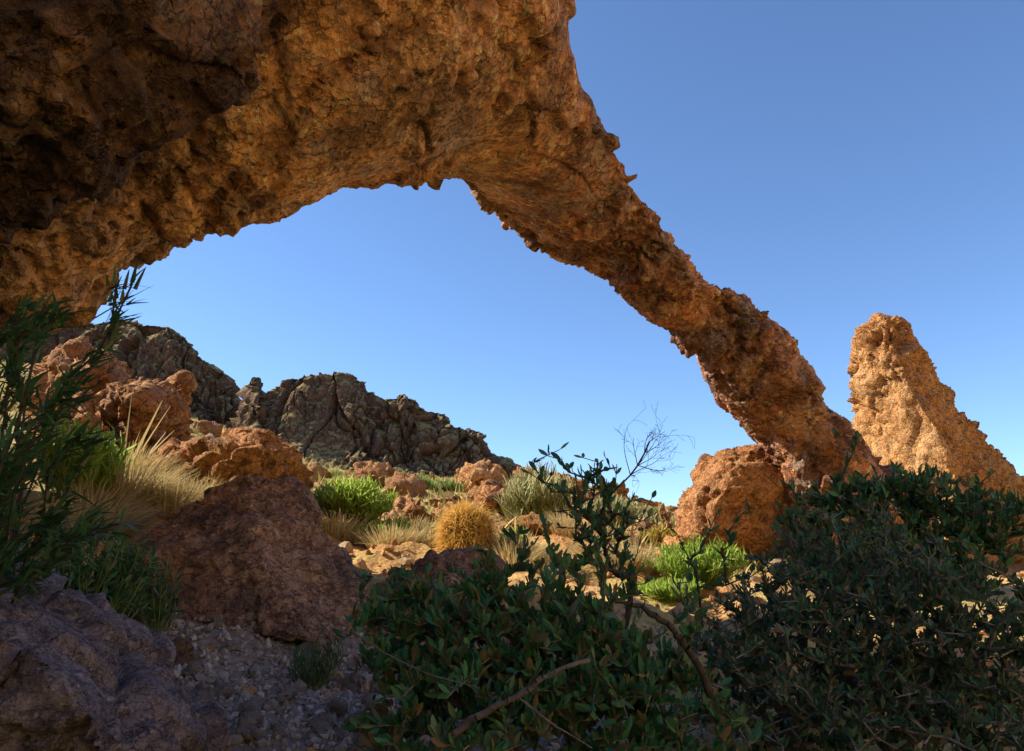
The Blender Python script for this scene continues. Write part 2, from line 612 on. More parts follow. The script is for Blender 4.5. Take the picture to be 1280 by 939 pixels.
# ------------------------------------------------------------------ far cliffs
def cliff(name, sky_pts, base_pts, D, thick, seed, label, res=1.0, amp=1.0):
    sx = np.array([p[0] for p in sky_pts], float)
    sy = np.array([p[1] for p in sky_pts], float)
    bx = np.array([p[0] for p in base_pts], float)
    by = np.array([p[1] for p in base_pts], float)
    px = np.arange(sx[0], sx[-1], res)
    top = np.interp(px, sx, sy)
    bas = np.interp(px, bx, by)
    nv = 190
    rows = []
    T = np.array([at(x, y, D + thick * .62) for x, y in zip(px, top)])
    F = np.array([at(x, y, D - thick * .75) for x, y in zip(px, bas)])
    H = np.maximum(T[:, 2] - F[:, 2], .5)
    U = np.stack([px * 0, px * 0 + 1, px * 0], -1)
    # profile (depth fraction 0..1.8, height fraction)
    prof = [(0, -.25), (.28, .02), (.55, .22), (.70, .36), (.77, .52), (.84, .70), (.92, .88), (1.0, 1.0), (1.15, 1.0), (1.5, .85), (2.2, -.25)]
    pf = np.array(prof)
    tt = np.concatenate([[0], np.cumsum(np.hypot(np.diff(pf[:, 0]) * 1.0, np.diff(pf[:, 1])))])
    ts = np.concatenate([np.linspace(0, tt[7], nv - 30)[:-1], np.linspace(tt[7], tt[-1], 31)])
    pd = np.interp(ts, tt, pf[:, 0])
    ph = np.interp(ts, tt, pf[:, 1])
    dT = T - F
    for a, h in zip(pd, ph):
        P = F.copy()
        P[:, 0] += dT[:, 0] * a
        P[:, 1] += dT[:, 1] * a
        P[:, 2] += H * h
        rows.append(P)
    V = np.array(rows)
    n, m = V.shape[:2]
    V = V.reshape(-1, 3)
    i, j = np.meshgrid(np.arange(n - 1), np.arange(m - 1), indexing='ij')
    q = np.stack([i * m + j, i * m + j + 1, (i + 1) * m + j + 1, (i + 1) * m + j], -1).reshape(-1, 4)
    me = mesh_from(name, V, [q])
    V, N = get_np(me)
    d = rock_disp(V + seed * 31, [(6.0, 1.9 * amp), (2.4, 1.25 * amp), (1.1, .8 * amp)], seed, 1.1, (1, 1, 2.6))
    d = d + rock_disp(V + seed * 11, [(.8, .3 * amp)], seed + 3, .6)
    Nh = N.copy()
    Nh[:, 2] *= .35
    hf = np.repeat(ph, m)
    V = V + Nh * (d * np.clip((hf + .1) / .35, .22, 1))[:, None]
    base = np.array([V[:, 0].mean(), V[:, 1].mean(), V[:, 2].min()])
    me.vertices.foreach_set('co', (V - base).astype(np.float32).ravel())
    me.update()
    o = link(name, me, M['mesa'], None, tuple(base))
    return tag(o, label, 'cliff', kind='structure')


cliff('hills', [(-260, 385), (-60, 396), (60, 398), (150, 401), (182, 402), (205, 407), (216, 408), (236, 425), (250, 445), (266, 455), (284, 462), (297, 480), (306, 497), (326, 525), (350, 570)],
      [(-260, 560), (100, 560), (345, 600)], 120, 14, 2, 'dark grey mesa with a columned cliff, far up the slope on the left', .9, 1.0)
cliff('hills', [(292, 530), (300, 508), (308, 496), (311, 471), (325, 470), (329, 492), (340, 480), (360, 470), (400, 465), (440, 469), (456, 479), (474, 500), (500, 493), (526, 500), (536, 514), (554, 511), (566, 530), (582, 534), (600, 539), (613, 564), (640, 577), (662, 589), (710, 612), (760, 640)],
      [(292, 570), (400, 600), (500, 612), (600, 622), (700, 640), (760, 660)], 92, 11, 5, 'dark brown butte with a jagged crest above the sunlit slope', .7, .75)

# ------------------------------------------------------------------ the arch
def ring(I, O, D, b, n=36, e=3.0, shear=.0):
    rI, rO = ray(*I), ray(*O)
    rI /= np.linalg.norm(rI)
    rO /= np.linalg.norm(rO)
    m = rI + rO
    m /= np.linalg.norm(m)
    al = math.acos(np.clip(rI @ rO, -1, 1)) / 2
    lat = rO - (rO @ m) * m
    lat /= np.linalg.norm(lat)
    a = math.tan(al) * math.sqrt(max(D * D - b * b, .3))
    c = CAM + m * D
    th = np.linspace(0, 2 * math.pi, n, endpoint=False)
    cx = np.sign(np.cos(th)) * np.abs(np.cos(th)) ** (2 / e)
    sx = np.sign(np.sin(th)) * np.abs(np.sin(th)) ** (2 / e)
    cx = cx * (1 - shear * .5) - sx * shear * .5
    return c + np.outer(cx * a, lat) + np.outer(sx * b, m)


ST = [((975, 760), (1200, 760), 9.2, 1.2, 0), ((962, 640), (1150, 640), 9.0, 1.1, 0), ((950, 565), (1106, 590), 8.8, .95, .1), ((905, 528), (1062, 526), 8.5, .85, .2),
      ((874, 478), (1018, 460), 8.2, .8, .25), ((866, 448), (970, 384), 8.05, .82, .25), ((848, 437), (926, 354), 7.9, .68, .3), ((796, 411), (886, 342), 7.6, .78, .45), ((742, 354), (848, 280), 7.2, .9, .6),
      ((680, 343), (812, 212), 6.8, 1.05, .75), ((618, 318), (768, 130), 6.4, 1.2, .85), ((578, 300), (722, 50), 6.1, 1.35, .8), ((562, 270), (695, -60), 5.9, 1.45, .5),
      ((524, 254), (640, -220), 5.7, 1.55, .2), ((430, 236), (520, -330), 5.6, 1.7, .1), ((352, 255), (380, -430), 5.6, 1.75, 0), ((262, 272), (150, -470), 5.6, 1.75, 0),
      ((190, 304), (-120, -420), 5.6, 1.7, 0), ((122, 350), (-330, -250), 5.6, 1.65, 0), ((98, 392), (-480, -60), 5.6, 1.6, 0), ((0, 418), (-560, 60), 5.7, 1.6, 0),
      ((-150, 470), (-700, 150), 5.8, 1.8, 0), ((-330, 640), (-900, 250), 6.0, 1.9, 0)]
blk = [loft_mesh([ring(s[0], s[1], s[2], s[3], shear=s[4]) for s in ST])]
# unseen rock wall left of the viewer, added to shade the foreground
blk.append(hull_mesh([(-3.6, -6, -1), (-4.0, 3.2, -1), (-8, 4.0, -1), (-9, -7, -1), (-3.2, -6, 3.5), (-3.5, 3.2, 3.2), (-8, 4.2, 3), (-9, -7, 3), (-4, -6, 6.3), (-4, 3.0, 6.5), (-8, 3, 6.4), (-8, -6, 6.2)]))
# dark lip that hangs down in front of the vault
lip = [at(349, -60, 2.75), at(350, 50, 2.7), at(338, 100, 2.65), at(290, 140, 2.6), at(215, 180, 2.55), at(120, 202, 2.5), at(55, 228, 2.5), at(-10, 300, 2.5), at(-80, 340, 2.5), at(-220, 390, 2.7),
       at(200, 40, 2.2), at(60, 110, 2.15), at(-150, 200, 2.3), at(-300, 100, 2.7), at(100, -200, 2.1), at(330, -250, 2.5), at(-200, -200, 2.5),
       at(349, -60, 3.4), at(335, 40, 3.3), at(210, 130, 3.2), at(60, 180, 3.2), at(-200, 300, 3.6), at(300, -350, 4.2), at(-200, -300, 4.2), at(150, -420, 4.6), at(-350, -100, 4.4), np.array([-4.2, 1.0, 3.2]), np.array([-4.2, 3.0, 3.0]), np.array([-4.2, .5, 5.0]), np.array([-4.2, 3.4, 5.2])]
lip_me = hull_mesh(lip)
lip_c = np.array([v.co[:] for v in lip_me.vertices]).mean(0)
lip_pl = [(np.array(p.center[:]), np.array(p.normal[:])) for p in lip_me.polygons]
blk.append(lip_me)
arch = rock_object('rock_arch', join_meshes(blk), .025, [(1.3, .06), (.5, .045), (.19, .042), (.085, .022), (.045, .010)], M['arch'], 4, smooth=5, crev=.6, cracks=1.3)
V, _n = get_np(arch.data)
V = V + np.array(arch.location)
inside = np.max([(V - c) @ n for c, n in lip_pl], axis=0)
vz = np.clip(1 - (inside - .08) / .06 + .5 * fbm(V * 4.5, 4, .6, 2), 0, 1)  # lip mask: part varnish, part painted shade that nothing overhead casts
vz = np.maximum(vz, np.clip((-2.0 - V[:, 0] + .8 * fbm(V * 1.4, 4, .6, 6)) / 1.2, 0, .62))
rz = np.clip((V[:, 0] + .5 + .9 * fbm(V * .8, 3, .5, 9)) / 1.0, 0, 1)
for nm, va_ in (('varnish_shade', vz), ('red_zone', rz)):
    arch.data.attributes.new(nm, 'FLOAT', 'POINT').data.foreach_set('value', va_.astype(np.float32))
tag(arch, 'huge orange brown natural rock arch sweeping overhead from upper left down to the right', 'rock arch')

# ------------------------------------------------------------------ spire
def spire():
    rows = [((1094, 396), (1106, 391), (1118, 398)), ((1080, 410), (1122, 407), (1142, 414)), ((1066, 434), (1132, 432), (1156, 436)), ((1060, 452), (1138, 452), (1164, 455)), ((1058, 490), (1152, 490), (1182, 490)), ((1060, 530), (1182, 530), (1214, 530)),
            ((1066, 565), (1196, 565), (1250, 565)), ((1070, 600), (1208, 600), (1278, 600)), ((1074, 640), (1214, 640), (1296, 640)), ((1074, 700), (1222, 700), (1318, 700)), ((1070, 800), (1230, 800), (1325, 800))]
    rings = []
    D = 12.0
    for L, C, Rr in rows:
        wd = (Rr[0] - L[0]) / FPX * D
        fl = (C[0] - L[0]) / (Rr[0] - L[0]) - .07
        y = L[1]
        t = lambda f, dd: at(L[0] + (Rr[0] - L[0]) * f, y, D + dd)
        rings.append(np.array([t(0, .15 * wd), t(fl * .3, -.25 * wd), t(fl * .7, -.5 * wd), t(fl, -.6 * wd), t(fl + (1 - fl) * .5, -.05 * wd), t(1, .55 * wd), t(.8, .85 * wd), t(.4, .75 * wd), t(.1, .5 * wd)]))
    return loft_mesh(rings)


o = rock_object('rock_spire', spire(), .035, [(1.0, .08), (.4, .10), (.19, .07), (.09, .03), (.05, .012)], M['tan'], 27, smooth=3, crev=.8, stretch=(1, 1, 1.5), cracks=.25)
tag(o, 'tall sunlit tan rock spire leaning left behind the foot of the arch', 'rock')


# ------------------------------------------------------------------ boulders
def px_hull(pts):
    return hull_mesh([at(*p) for p in pts])


def pts_outline(outline, dfront, thick, bulge=.3, cx=None, cy=None):
    """closed outline in the picture -> rock with its own depth: bulged front ring, rim, back ring"""
    c = np.mean(outline, 0)
    P = []
    for x, y in outline:
        P.append(at(x, y, dfront + thick * .45))
        P.append(at(c[0] + (x - c[0]) * .72, c[1] + (y - c[1]) * .72, dfront + thick * .12))
        P.append(at(c[0] + (x - c[0]) * .35, c[1] + (y - c[1]) * .35, dfront))
        P.append(at(c[0] + (x - c[0]) * .8, c[1] + (y - c[1]) * .8, dfront + thick))
    return hull_mesh(P)


big = px_hull([(138, 702, 3.6), (145, 752, 3.5), (225, 785, 3.3), (330, 796, 3.2), (415, 812, 3.2), (456, 790, 3.5), (452, 735, 3.7), (428, 690, 4.0), (385, 630, 4.3), (370, 606, 4.3), (345, 592, 4.2), (306, 588, 4.15), (285, 597, 4.1), (232, 634, 3.9),
               (330, 700, 3.45), (180, 690, 4.8), (300, 620, 4.9), (420, 700, 4.9), (300, 800, 4.8), (440, 800, 4.6)])
o = rock_object('boulder', big, .016, [(.6, .04), (.22, .02), (.09, .012), (.045, .007)], M['brown'], 3, smooth=3, crev=.6)
tag(o, 'large peaked brown boulder in shade, left of the leafy shrub', 'boulder')

slab = px_hull([(-30, 662, 2.0), (60, 716, 1.95), (108, 748, 1.9), (160, 800, 1.85), (215, 850, 1.75), (250, 930, 1.65), (262, 1050, 1.6), (0, 790, 1.3), (100, 850, 1.3), (160, 939, 1.25),
                (-220, 690, 1.7), (-320, 900, 1.3), (280, 1250, 1.7), (-300, 1300, 1.4), (100, 1250, 1.3), (-50, 700, 2.5), (150, 820, 2.4), (240, 1000, 2.2), (-300, 900, 2.4)])
o = rock_object('boulder', slab, .0095, [(.30, .045), (.12, .022), (.05, .011), (.025, .005)], M['purple'], 6, smooth=3, crev=.8)
tag(o, 'dark purplish grey cracked slab filling the lower left corner', 'boulder')

o = rock_object('boulder', px_hull([(486, 735, 3.9), (492, 716, 3.95), (520, 705, 4.0), (552, 699, 4.1), (588, 697, 4.1), (612, 712, 4.05), (628, 738, 4.0), (648, 790, 4.0), (480, 800, 3.85), (560, 740, 3.7), (560, 830, 3.7), (640, 850, 3.9), (480, 850, 3.8), (500, 730, 4.7), (600, 720, 4.7), (640, 850, 4.7), (480, 850, 4.7)]),
                .016, [(.32, .05), (.14, .03), (.06, .014)], M['brown'], 12, smooth=2)
tag(o, 'low dark brown boulder right in front of the golden barrel cactus', 'boulder')

o = rock_object('boulder', pts_outline([(848, 640), (852, 618), (872, 590), (888, 568), (912, 558), (940, 556), (962, 566), (985, 590), (1000, 640), (1000, 700), (960, 735), (900, 735), (855, 720), (848, 680)], 7.3, 1.5),
                .024, [(.7, .05), (.30, .045), (.13, .028), (.06, .012)], M['red'], 15, smooth=3, crev=.7)
tag(o, 'rounded red orange boulder wedged under the foot of the arch', 'boulder')
o = rock_object('boulder', pts_outline([(815, 715), (826, 690), (846, 665), (862, 680), (868, 720), (850, 745), (820, 745)], 7.2, .6),
                .02, [(.3, .05), (.12, .025), (.06, .012)], M['tan'], 16, smooth=2)
tag(o, 'small sunlit orange rock leaning on the left side of the red boulder', 'boulder')
o = rock_object('boulder', pts_outline([(836, 712), (850, 697), (862, 698), (866, 715), (860, 732), (840, 735)], 6.9, .35),
                .016, [(.2, .03), (.08, .015)], M['pale'], 18, smooth=2)
tag(o, 'small cream white rock beside the lime green bush', 'boulder')

MIDROCKS = [
    # outline, depth, thickness, material, label
    ([(195, 590), (205, 566), (240, 548), (262, 556), (290, 545), (330, 542), (352, 556), (368, 572), (378, 600), (390, 650), (300, 660), (200, 650)], 5.9, 1.6, 'red', 'ragged reddish brown outcrop just behind the peaked boulder'),
    ([(120, 520), (126, 498), (150, 480), (190, 474), (215, 492), (225, 530), (215, 580), (130, 580)], 7.6, 1.4, 'red', 'rust coloured outcrop at the top of the left slope behind the strappy plant'),
    ([(205, 545), (210, 500), (218, 478), (230, 474), (236, 500), (240, 545), (225, 580)], 8.6, .9, 'red', 'upright reddish brown rock standing between the left outcrop and the mesa'),
    ([(30, 530), (45, 498), (75, 490), (110, 500), (125, 530), (120, 590), (30, 600)], 7.0, 1.3, 'red', 'smooth orange boulder partly hidden by the strappy plant'),
    ([(40, 480), (60, 452), (100, 440), (145, 452), (165, 475), (150, 510), (50, 515)], 9.0, 1.5, 'red', 'reddish boulder mass under the left end of the arch'),
    ([(474, 668), (478, 645), (492, 628), (514, 624), (536, 630), (545, 648), (548, 672), (500, 680)], 9.0, 1.0, 'red', 'smooth reddish brown rock to the left of the golden cactus'),
    ([(505, 668), (520, 646), (548, 632), (575, 628), (590, 640), (575, 672), (540, 690)], 8.3, .9, 'red', 'long ridged orange rock touching the left side of the golden cactus'),
    ([(585, 640), (596, 612), (612, 603), (632, 610), (642, 632), (640, 662), (600, 668)], 9.5, 1.0, 'red', 'dark rust red rock behind the golden cactus'),
    ([(565, 605), (580, 588), (600, 582), (620, 590), (626, 610), (590, 625)], 17, 2.0, 'tan', 'sunlit tan knob of rock at the edge of the butte shadow'),
    ([(440, 592), (455, 580), (475, 580), (490, 592), (486, 604), (445, 606)], 30, 3, 'red', 'low reddish boulder at the foot of the butte'),
    ([(785, 690), (792, 664), (808, 656), (822, 668), (828, 700), (800, 712)], 9.5, .8, 'tan', 'small tan outcrop beside the yellow shrub'),
    ([(640, 628), (655, 606), (690, 602), (700, 625), (680, 645)], 14, 1.5, 'tan', 'broad tan rock behind the wispy grey green shrub'),
]
for k, (ol, d, th, mt, lab) in enumerate(MIDROCKS):
    o = rock_object('boulder', pts_outline(ol, d, th), max(.02, d * .0032), [(.06 * d, .012 * d), (.026 * d, .0075 * d), (.011 * d, .0032 * d)], M[mt], 20 + k, smooth=2, crev=.7)
    tag(o, lab, 'boulder', 'boulders on the sunlit slope')


def small_rock_mesh(seed, n=3):
    bm = bmesh.new()
    r = np.random.default_rng(seed)
    pts = r.normal(size=(14, 3))
    pts /= np.linalg.norm(pts, axis=1)[:, None]
    pts *= np.array([1, .8, .62]) * r.uniform(.8, 1.1, (14, 1))
    me = hull_mesh(pts)
    me = remesh(me, .09, 1)
    V, N = get_np(me)
    V += N * rock_disp(V + seed, [(.6, .14), (.25, .06)], seed, .5)[:, None]
    me.vertices.foreach_set('co', V.astype(np.float32).ravel())
    me.update()
    me.name = 'stone'
    return me


rocks6 = [small_rock_mesh(100 + k) for k in range(6)]
for me, mt in zip(rocks6, ('red', 'tan', 'red', 'stone', 'stone', 'stone')):
    me.materials.clear()
    me.materials.append(M[mt])


def drop(name, me, x, y, s, label, cat, group, sink=.2, zrot=None):
    o = bpy.data.objects.new(name, me)
    col.objects.link(o)
    z = ground_z(np.array([x]), np.array([y]))[0]
    o.location = (x, y, z + s * (.62 - sink) * .5)
    o.scale = (s, s, s)
    o.rotation_euler = (random.uniform(-.3, .3), random.uniform(-.3, .3), random.uniform(0, 6.28))
    return tag(o, label, cat, group)


def ground_hit(px, py):
    """where the line of sight through a picture point meets the ground"""
    rd = ray(px, py)
    t = np.concatenate([np.linspace(1, 12, 600), np.linspace(12, 90, 900)])
    P = CAM + t[:, None] * rd
    gz = ground_z(P[:, 0], P[:, 1])
    k = np.argmax(P[:, 2] < gz)
    return P[k] if P[k, 2] < gz[k] else None


random.seed(11)
# stones lying on the sunlit slope
pl = [(rng.uniform(-.26, .32), rng.uniform(9, 50) ** 1.0) for _ in range(70)]
for a, r in pl:
    drop('rock', rocks6[random.randrange(3)], r * math.sin(a - .05), r * math.cos(a - .05), random.uniform(.10, .32) * (r / 12) ** .5, 'small rust or tan rock scattered on the sunlit slope beyond the arch', 'rock', 'rocks scattered on the sunlit slope')
for k_, (px, py, sc_) in enumerate([(415, 640, .34), (430, 618, .4), (470, 640, .3), (555, 640, .32), (525, 655, .26), (610, 625, .5), (650, 640, .35), (660, 668, .3), (700, 655, .35), (735, 640, .5), (760, 655, .4), (800, 640, .55), (820, 655, .4), (840, 668, .3), (455, 615, .55), (390, 600, .6), (500, 620, .6), (590, 600, .9), (655, 600, 1.0), (700, 618, .8), (760, 628, .8), (820, 640, .6), (330, 560, .5), (300, 545, .5), (260, 540, .5)]):
    p = ground_hit(px, py)
    if p is None: continue
    drop('rock', rocks6[(0, 2, 0, 1)[k_ % 4]], p[0], p[1], sc_, 'knee high rust or tan rock standing out of the sunlit slope', 'rock', 'larger rocks on the sunlit slope', sink=.35)
# larger grey stones in the gravel patch
for k in range(46):
    p = ground_hit(rng.uniform(215, 520), rng.uniform(770, 945))
    if p is None: continue
    drop('stone', rocks6[3 + k % 3], p[0], p[1], rng.uniform(.03, .085), 'fist sized grey stone lying loose in the gravel below the peaked boulder', 'stone', 'loose stones in the gravel')
for px, py, s, mt, lab in ((470, 925, .13, 'red', 'reddish brown stone at the bottom edge beside the gravel'), (395, 832, .12, 'stone', 'pale rounded grey stone tucked under the peaked boulder'), (440, 868, .10, 'stone', 'flat grey stone against the lower left of the leafy shrub'),
                           (215, 835, .12, 'brown', 'brown stone wedged between the dark slab and the gravel'), (150, 775, .16, 'brown', 'brown stone between the dark slab and the peaked boulder')):
    p = ground_hit(px, py)
    me = rocks6[3].copy()
    me.materials.clear()
    me.materials.append(M[mt])
    drop('stone', me, p[0], p[1], s, lab, 'stone', None)


# gravel: countless chips, one object
def gravel():
    bm = bmesh.new()
    bmesh.ops.create_icosphere(bm, subdivisions=1, radius=1)
    T = np.array([v.co[:] for v in bm.verts])
    F = np.array([[v.index for v in f.verts] for f in bm.faces])
    bm.free()
    n = 36000
    x = rng.uniform(-1.7, 1.2, n)
    y = rng.uniform(1.8, 4.4, n)
    s = np.exp(rng.normal(-4.95, .55, n)).clip(.003, .03)
    keep = rng.uniform(size=n) < np.clip(1.2 - np.hypot((x + .8) / .8, (y - 2.9) / 1.0), .05, 1)
    x, y, s = x[keep], y[keep], s[keep]
    n = len(x)
    z = ground_z(x, y)
    V = T[None] * rng.uniform(.5, 1.35, (n, 12, 1)) * (s[:, None, None] * rng.uniform(.6, 1.2, (n, 1, 3)))
    a = rng.uniform(0, 6.28, n)
    ca, sa = np.cos(a)[:, None], np.sin(a)[:, None]
    V = np.stack([V[..., 0] * ca - V[..., 1] * sa, V[..., 0] * sa + V[..., 1] * ca, V[..., 2]], -1)
    V = V + np.stack([x, y, z + s * .3], -1)[:, None]
    f = (F[None] + 12 * np.arange(n)[:, None, None]).reshape(-1, 3)
    return mesh_from('gravel', V.reshape(-1, 3), [f], smooth=False)


m, nt, b = newmat('gravel_chips')
B = NB(nt)
g = B.n('ShaderNodeNewGeometry')
co = B.n('ShaderNodeTexCoord').outputs['Object']
cc = B.ramp(g.outputs['Random Per Island'], [(0, (.22, .18, .16)), (.35, (.34, .30, .28)), (.7, (.44, .40, .38)), (.92, (.56, .52, .49)), (1, (.40, .27, .19))])
cc = B.mix(.5, cc, B.ramp(B.noise(co, 90, 4, .7), [(.3, (.5, .5, .5)), (.6, (1, 1, 1))]), 'MULTIPLY')
B.l(cc, b.inputs['Base Color'])
tag(link('gravel', gravel(), m), 'loose grey gravel on the shaded ground at bottom centre left', 'gravel', kind='stuff')


# broken rock and pebbles lying all over the sunlit soil, one object
def rubble():
    bm = bmesh.new()
    bmesh.ops.create_icosphere(bm, subdivisions=2, radius=1)
    T = np.array([v.co[:] for v in bm.verts])
    F = np.array([[v.index for v in f.verts] for f in bm.faces])
    bm.free()
    k = len(T)
    n = 6000
    a = np.radians(rng.uniform(-38, 34, n))
    r = rng.uniform(2.2, 6, n) * np.exp(rng.uniform(0, 1.3, n))
    x, y = r * np.sin(a), r * np.cos(a)
    cl = fbm(np.stack([x, y, 0 * x], -1) * .7, 3, .5, 71)
    keep = cl > rng.normal(-.1, .35, n)
    x, y, r = x[keep], y[keep], r[keep]
    n = len(x)
    s = np.exp(rng.normal(-4.0, .6, n)).clip(.006, .09) * (r / 6).clip(.6, 2.5)
    z = ground_z(x, y)
    V = T[None] * (s[:, None, None] * rng.uniform(.55, 1.25, (n, 1, 3)))
    # shear off three random sides of every piece
    for _ in range(4):
        nn = rng.normal(size=(n, 3))
        nn /= np.linalg.norm(nn, axis=1)[:, None]
        dd = (V * nn[:, None]).sum(2) - (s * rng.uniform(.3, .6, n))[:, None]
        V = V - nn[:, None] * np.maximum(dd, 0)[..., None]
    V = V + np.stack([x, y, z + s * .15], -1)[:, None]
    f = (F[None] + k * np.arange(n)[:, None, None]).reshape(-1, 3)
    return mesh_from('rubble', V.reshape(-1, 3), [f], smooth=False)


m, nt, b = newmat('rubble_rock')
B = NB(nt)
g = B.n('ShaderNodeNewGeometry')
co = B.n('ShaderNodeTexCoord').outputs['Object']
cc = B.ramp(g.outputs['Random Per Island'], [(0, (.36, .17, .07)), (.3, (.50, .27, .11)), (.6, (.58, .38, .19)), (.85, (.46, .36, .26)), (1, (.30, .14, .07))])
cc = B.mix(.5, cc, B.ramp(B.noise(co, 40, 5, .7), [(.3, (.5, .5, .5)), (.6, (1, 1, 1))]), 'MULTIPLY')
B.l(cc, b.inputs['Base Color'])
B.l(B.bump(B.noise(co, 50, 5, .7), .7, .02), b.inputs['Normal'])
tag(link('rubble', rubble(), m), 'broken tan and rust rock littering the soil', 'rubble', kind='stuff')

# ------------------------------------------------------------------ plants
def orient(dirs, roll):
    """frames (n,3,3): columns = side, along, normal"""
    d = dirs / (np.linalg.norm(dirs, axis=1)[:, None] + 1e-9)
    ref = np.where(np.abs(d[:, 2:3]) > .93, np.array([[1., 0, 0]]), np.array([[0, 0, 1.]]))
    s = np.cross(d, ref)
    s /= np.linalg.norm(s, axis=1)[:, None]
    n = np.cross(s, d)
    c, sn = np.cos(roll)[:, None], np.sin(roll)[:, None]
    s2 = s * c + n * sn
    n2 = -s * sn + n * c
    return s2, d, n2


LT = np.array([[0, 0, 0], [-.30, .25, .05], [-.46, .55, .07], [-.26, .85, .03], [0, 1, -.06], [.26, .85, .03], [.46, .55, .07], [.30, .25, .05], [0, .30, 0], [0, .62, -.01]])
LQ = np.array([[0, 8, 1, 1], [1, 8, 9, 2], [2, 9, 4, 3], [0, 7, 8, 8], [7, 6, 9, 8], [6, 5, 4, 9]])


def leaves_mesh(name, pos, dirs, L, W, bend=.15):
    n = len(pos)
    s, d, nn = orient(dirs, rng.uniform(0, 6.28, n))
    L = np.broadcast_to(L, n)
    W = np.broadcast_to(W, n)
    T = LT[None] * np.stack([W, L, L], -1)[:, None, :]
    T = T.copy()
    T[..., 2] += (LT[None, :, 1] ** 2) * (rng.normal(0, bend, n) * L)[:, None]
    V = pos[:, None] + T[..., 0:1] * s[:, None] + T[..., 1:2] * d[:, None] + T[..., 2:3] * nn[:, None]
    o = 10 * np.arange(n)[:, None, None]
    tri = (np.array([[0, 8, 1], [0, 7, 8]])[None] + o).reshape(-1, 3)
    qd = (np.array([[1, 8, 9, 2], [2, 9, 4, 3], [7, 6, 9, 8], [6, 5, 4, 9]])[None] + o).reshape(-1, 4)
    return mesh_from(name, V.reshape(-1, 3), [tri, qd])


def blades_mesh(name, pos, dirs, L, W, droop=.35, seg=5):
    """thin tapering curved strips"""
    n = len(pos)
    d = dirs / np.linalg.norm(dirs, axis=1)[:, None]
    s = np.cross(d, np.array([[0, 0, 1.]]) + rng.normal(0, .3, (n, 3)))
    s /= np.linalg.norm(s, axis=1)[:, None] + 1e-9
    L = np.broadcast_to(L, n)
    W = np.broadcast_to(W, n)
    dr = rng.uniform(.3, 1, n) * droop
    V = np.empty((n, seg + 1, 2, 3))
    for k in range(seg + 1):
        t = k / seg
        c = pos + d * (L * t)[:, None]
        c = c + np.stack([d[:, 0] * .5, d[:, 1] * .5, -np.ones(n)], -1) * (L * dr * t * t)[:, None]
        wd = (W * (.12 + .88 * (1 - t) ** .7) * .5)[:, None]
        V[:, k, 0] = c - s * wd
        V[:, k, 1] = c + s * wd
    o = (2 * (seg + 1)) * np.arange(n)[:, None, None]
    q = np.array([[2 * k, 2 * k + 1, 2 * k + 3, 2 * k + 2] for k in range(seg)])
    return mesh_from(name, V.reshape(-1, 3), [(q[None] + o).reshape(-1, 4)])


def tubes_mesh(name, A, Bp, ra, rb, k=5):
    n = len(A)
    d = Bp - A
    s, dd, nn = orient(d, np.zeros(n))
    th = np.linspace(0, 2 * math.pi, k, endpoint=False)
    off = np.cos(th)[None, :, None] * s[:, None] + np.sin(th)[None, :, None] * nn[:, None]
    V = np.concatenate([A[:, None] + off * ra[:, None, None], Bp[:, None] + off * rb[:, None, None]], 1)
    o = 2 * k * np.arange(n)[:, None, None]
    q = np.array([[j, (j + 1) % k, k + (j + 1) % k, k + j] for j in range(k)])
    return mesh_from(name, V.reshape(-1, 3), [(q[None] + o).reshape(-1, 4)])


def grow(bases, tips, r_tip, wiggle=.12, straight=.35, power=.42, sub=3):
    """join every tip to the nearest limb already there; returns segments, radii and the twig ends"""
    pos = [np.array(b, float) for b in bases]
    par = [-1] * len(pos)
    dep = [0.0] * len(pos)
    b0 = np.mean(bases, 0)
    order = np.argsort([np.linalg.norm(t - b0) for t in tips])
    ends = []
    for k in order:
        t = tips[k]
        P = np.array(pos)
        D = np.array(dep)
        cost = np.linalg.norm(P - t, axis=1) + straight * D * .25 + np.where(P[:, 2] > t[2] + .05, .15, 0)
        j = int(np.argmin(cost))
        a = pos[j]
        L = np.linalg.norm(t - a)
        m = max(1, min(sub + 3, int(L / .07)))
        sag = np.array([0, 0, -1]) * L * .10 + rng.normal(0, wiggle * .4, 3) * L
        prev = j
        for i in range(1, m + 1):
            u = i / m
            q = a + (t - a) * u + sag * math.sin(math.pi * u) + (rng.normal(0, wiggle * .08, 3) * L if i < m else 0)
            pos.append(q)
            par.append(prev)
            dep.append(dep[prev] + np.linalg.norm(q - pos[prev]))
            prev = len(pos) - 1
        ends.append(prev)
    n = len(pos)
    cnt = np.zeros(n)
    for e in ends: cnt[e] += 1
    for i in range(n - 1, -1, -1):
        if par[i] >= 0: cnt[par[i]] += cnt[i]
    pos = np.array(pos)
    par = np.array(par)
    rad = r_tip * np.maximum(cnt, 1) ** power
    idx = np.where(par >= 0)[0]
    return pos, par, rad, idx, np.array(ends)


def in_lobes(lobes, n, shell=.35):
    vols = np.array([np.prod(l[1]) * l[2] if len(l) > 2 else np.prod(l[1]) for l in lobes])
    out = []
    for l, k in zip(lobes, np.maximum(1, (n * vols / vols.sum()).astype(int))):
        v = rng.normal(size=(k, 3))
        v /= np.linalg.norm(v, axis=1)[:, None]
        r = rng.uniform(shell, 1, (k, 1)) ** .6
        out.append(np.array(l[0]) + v * r * np.array(l[1]))
    return np.concatenate(out)


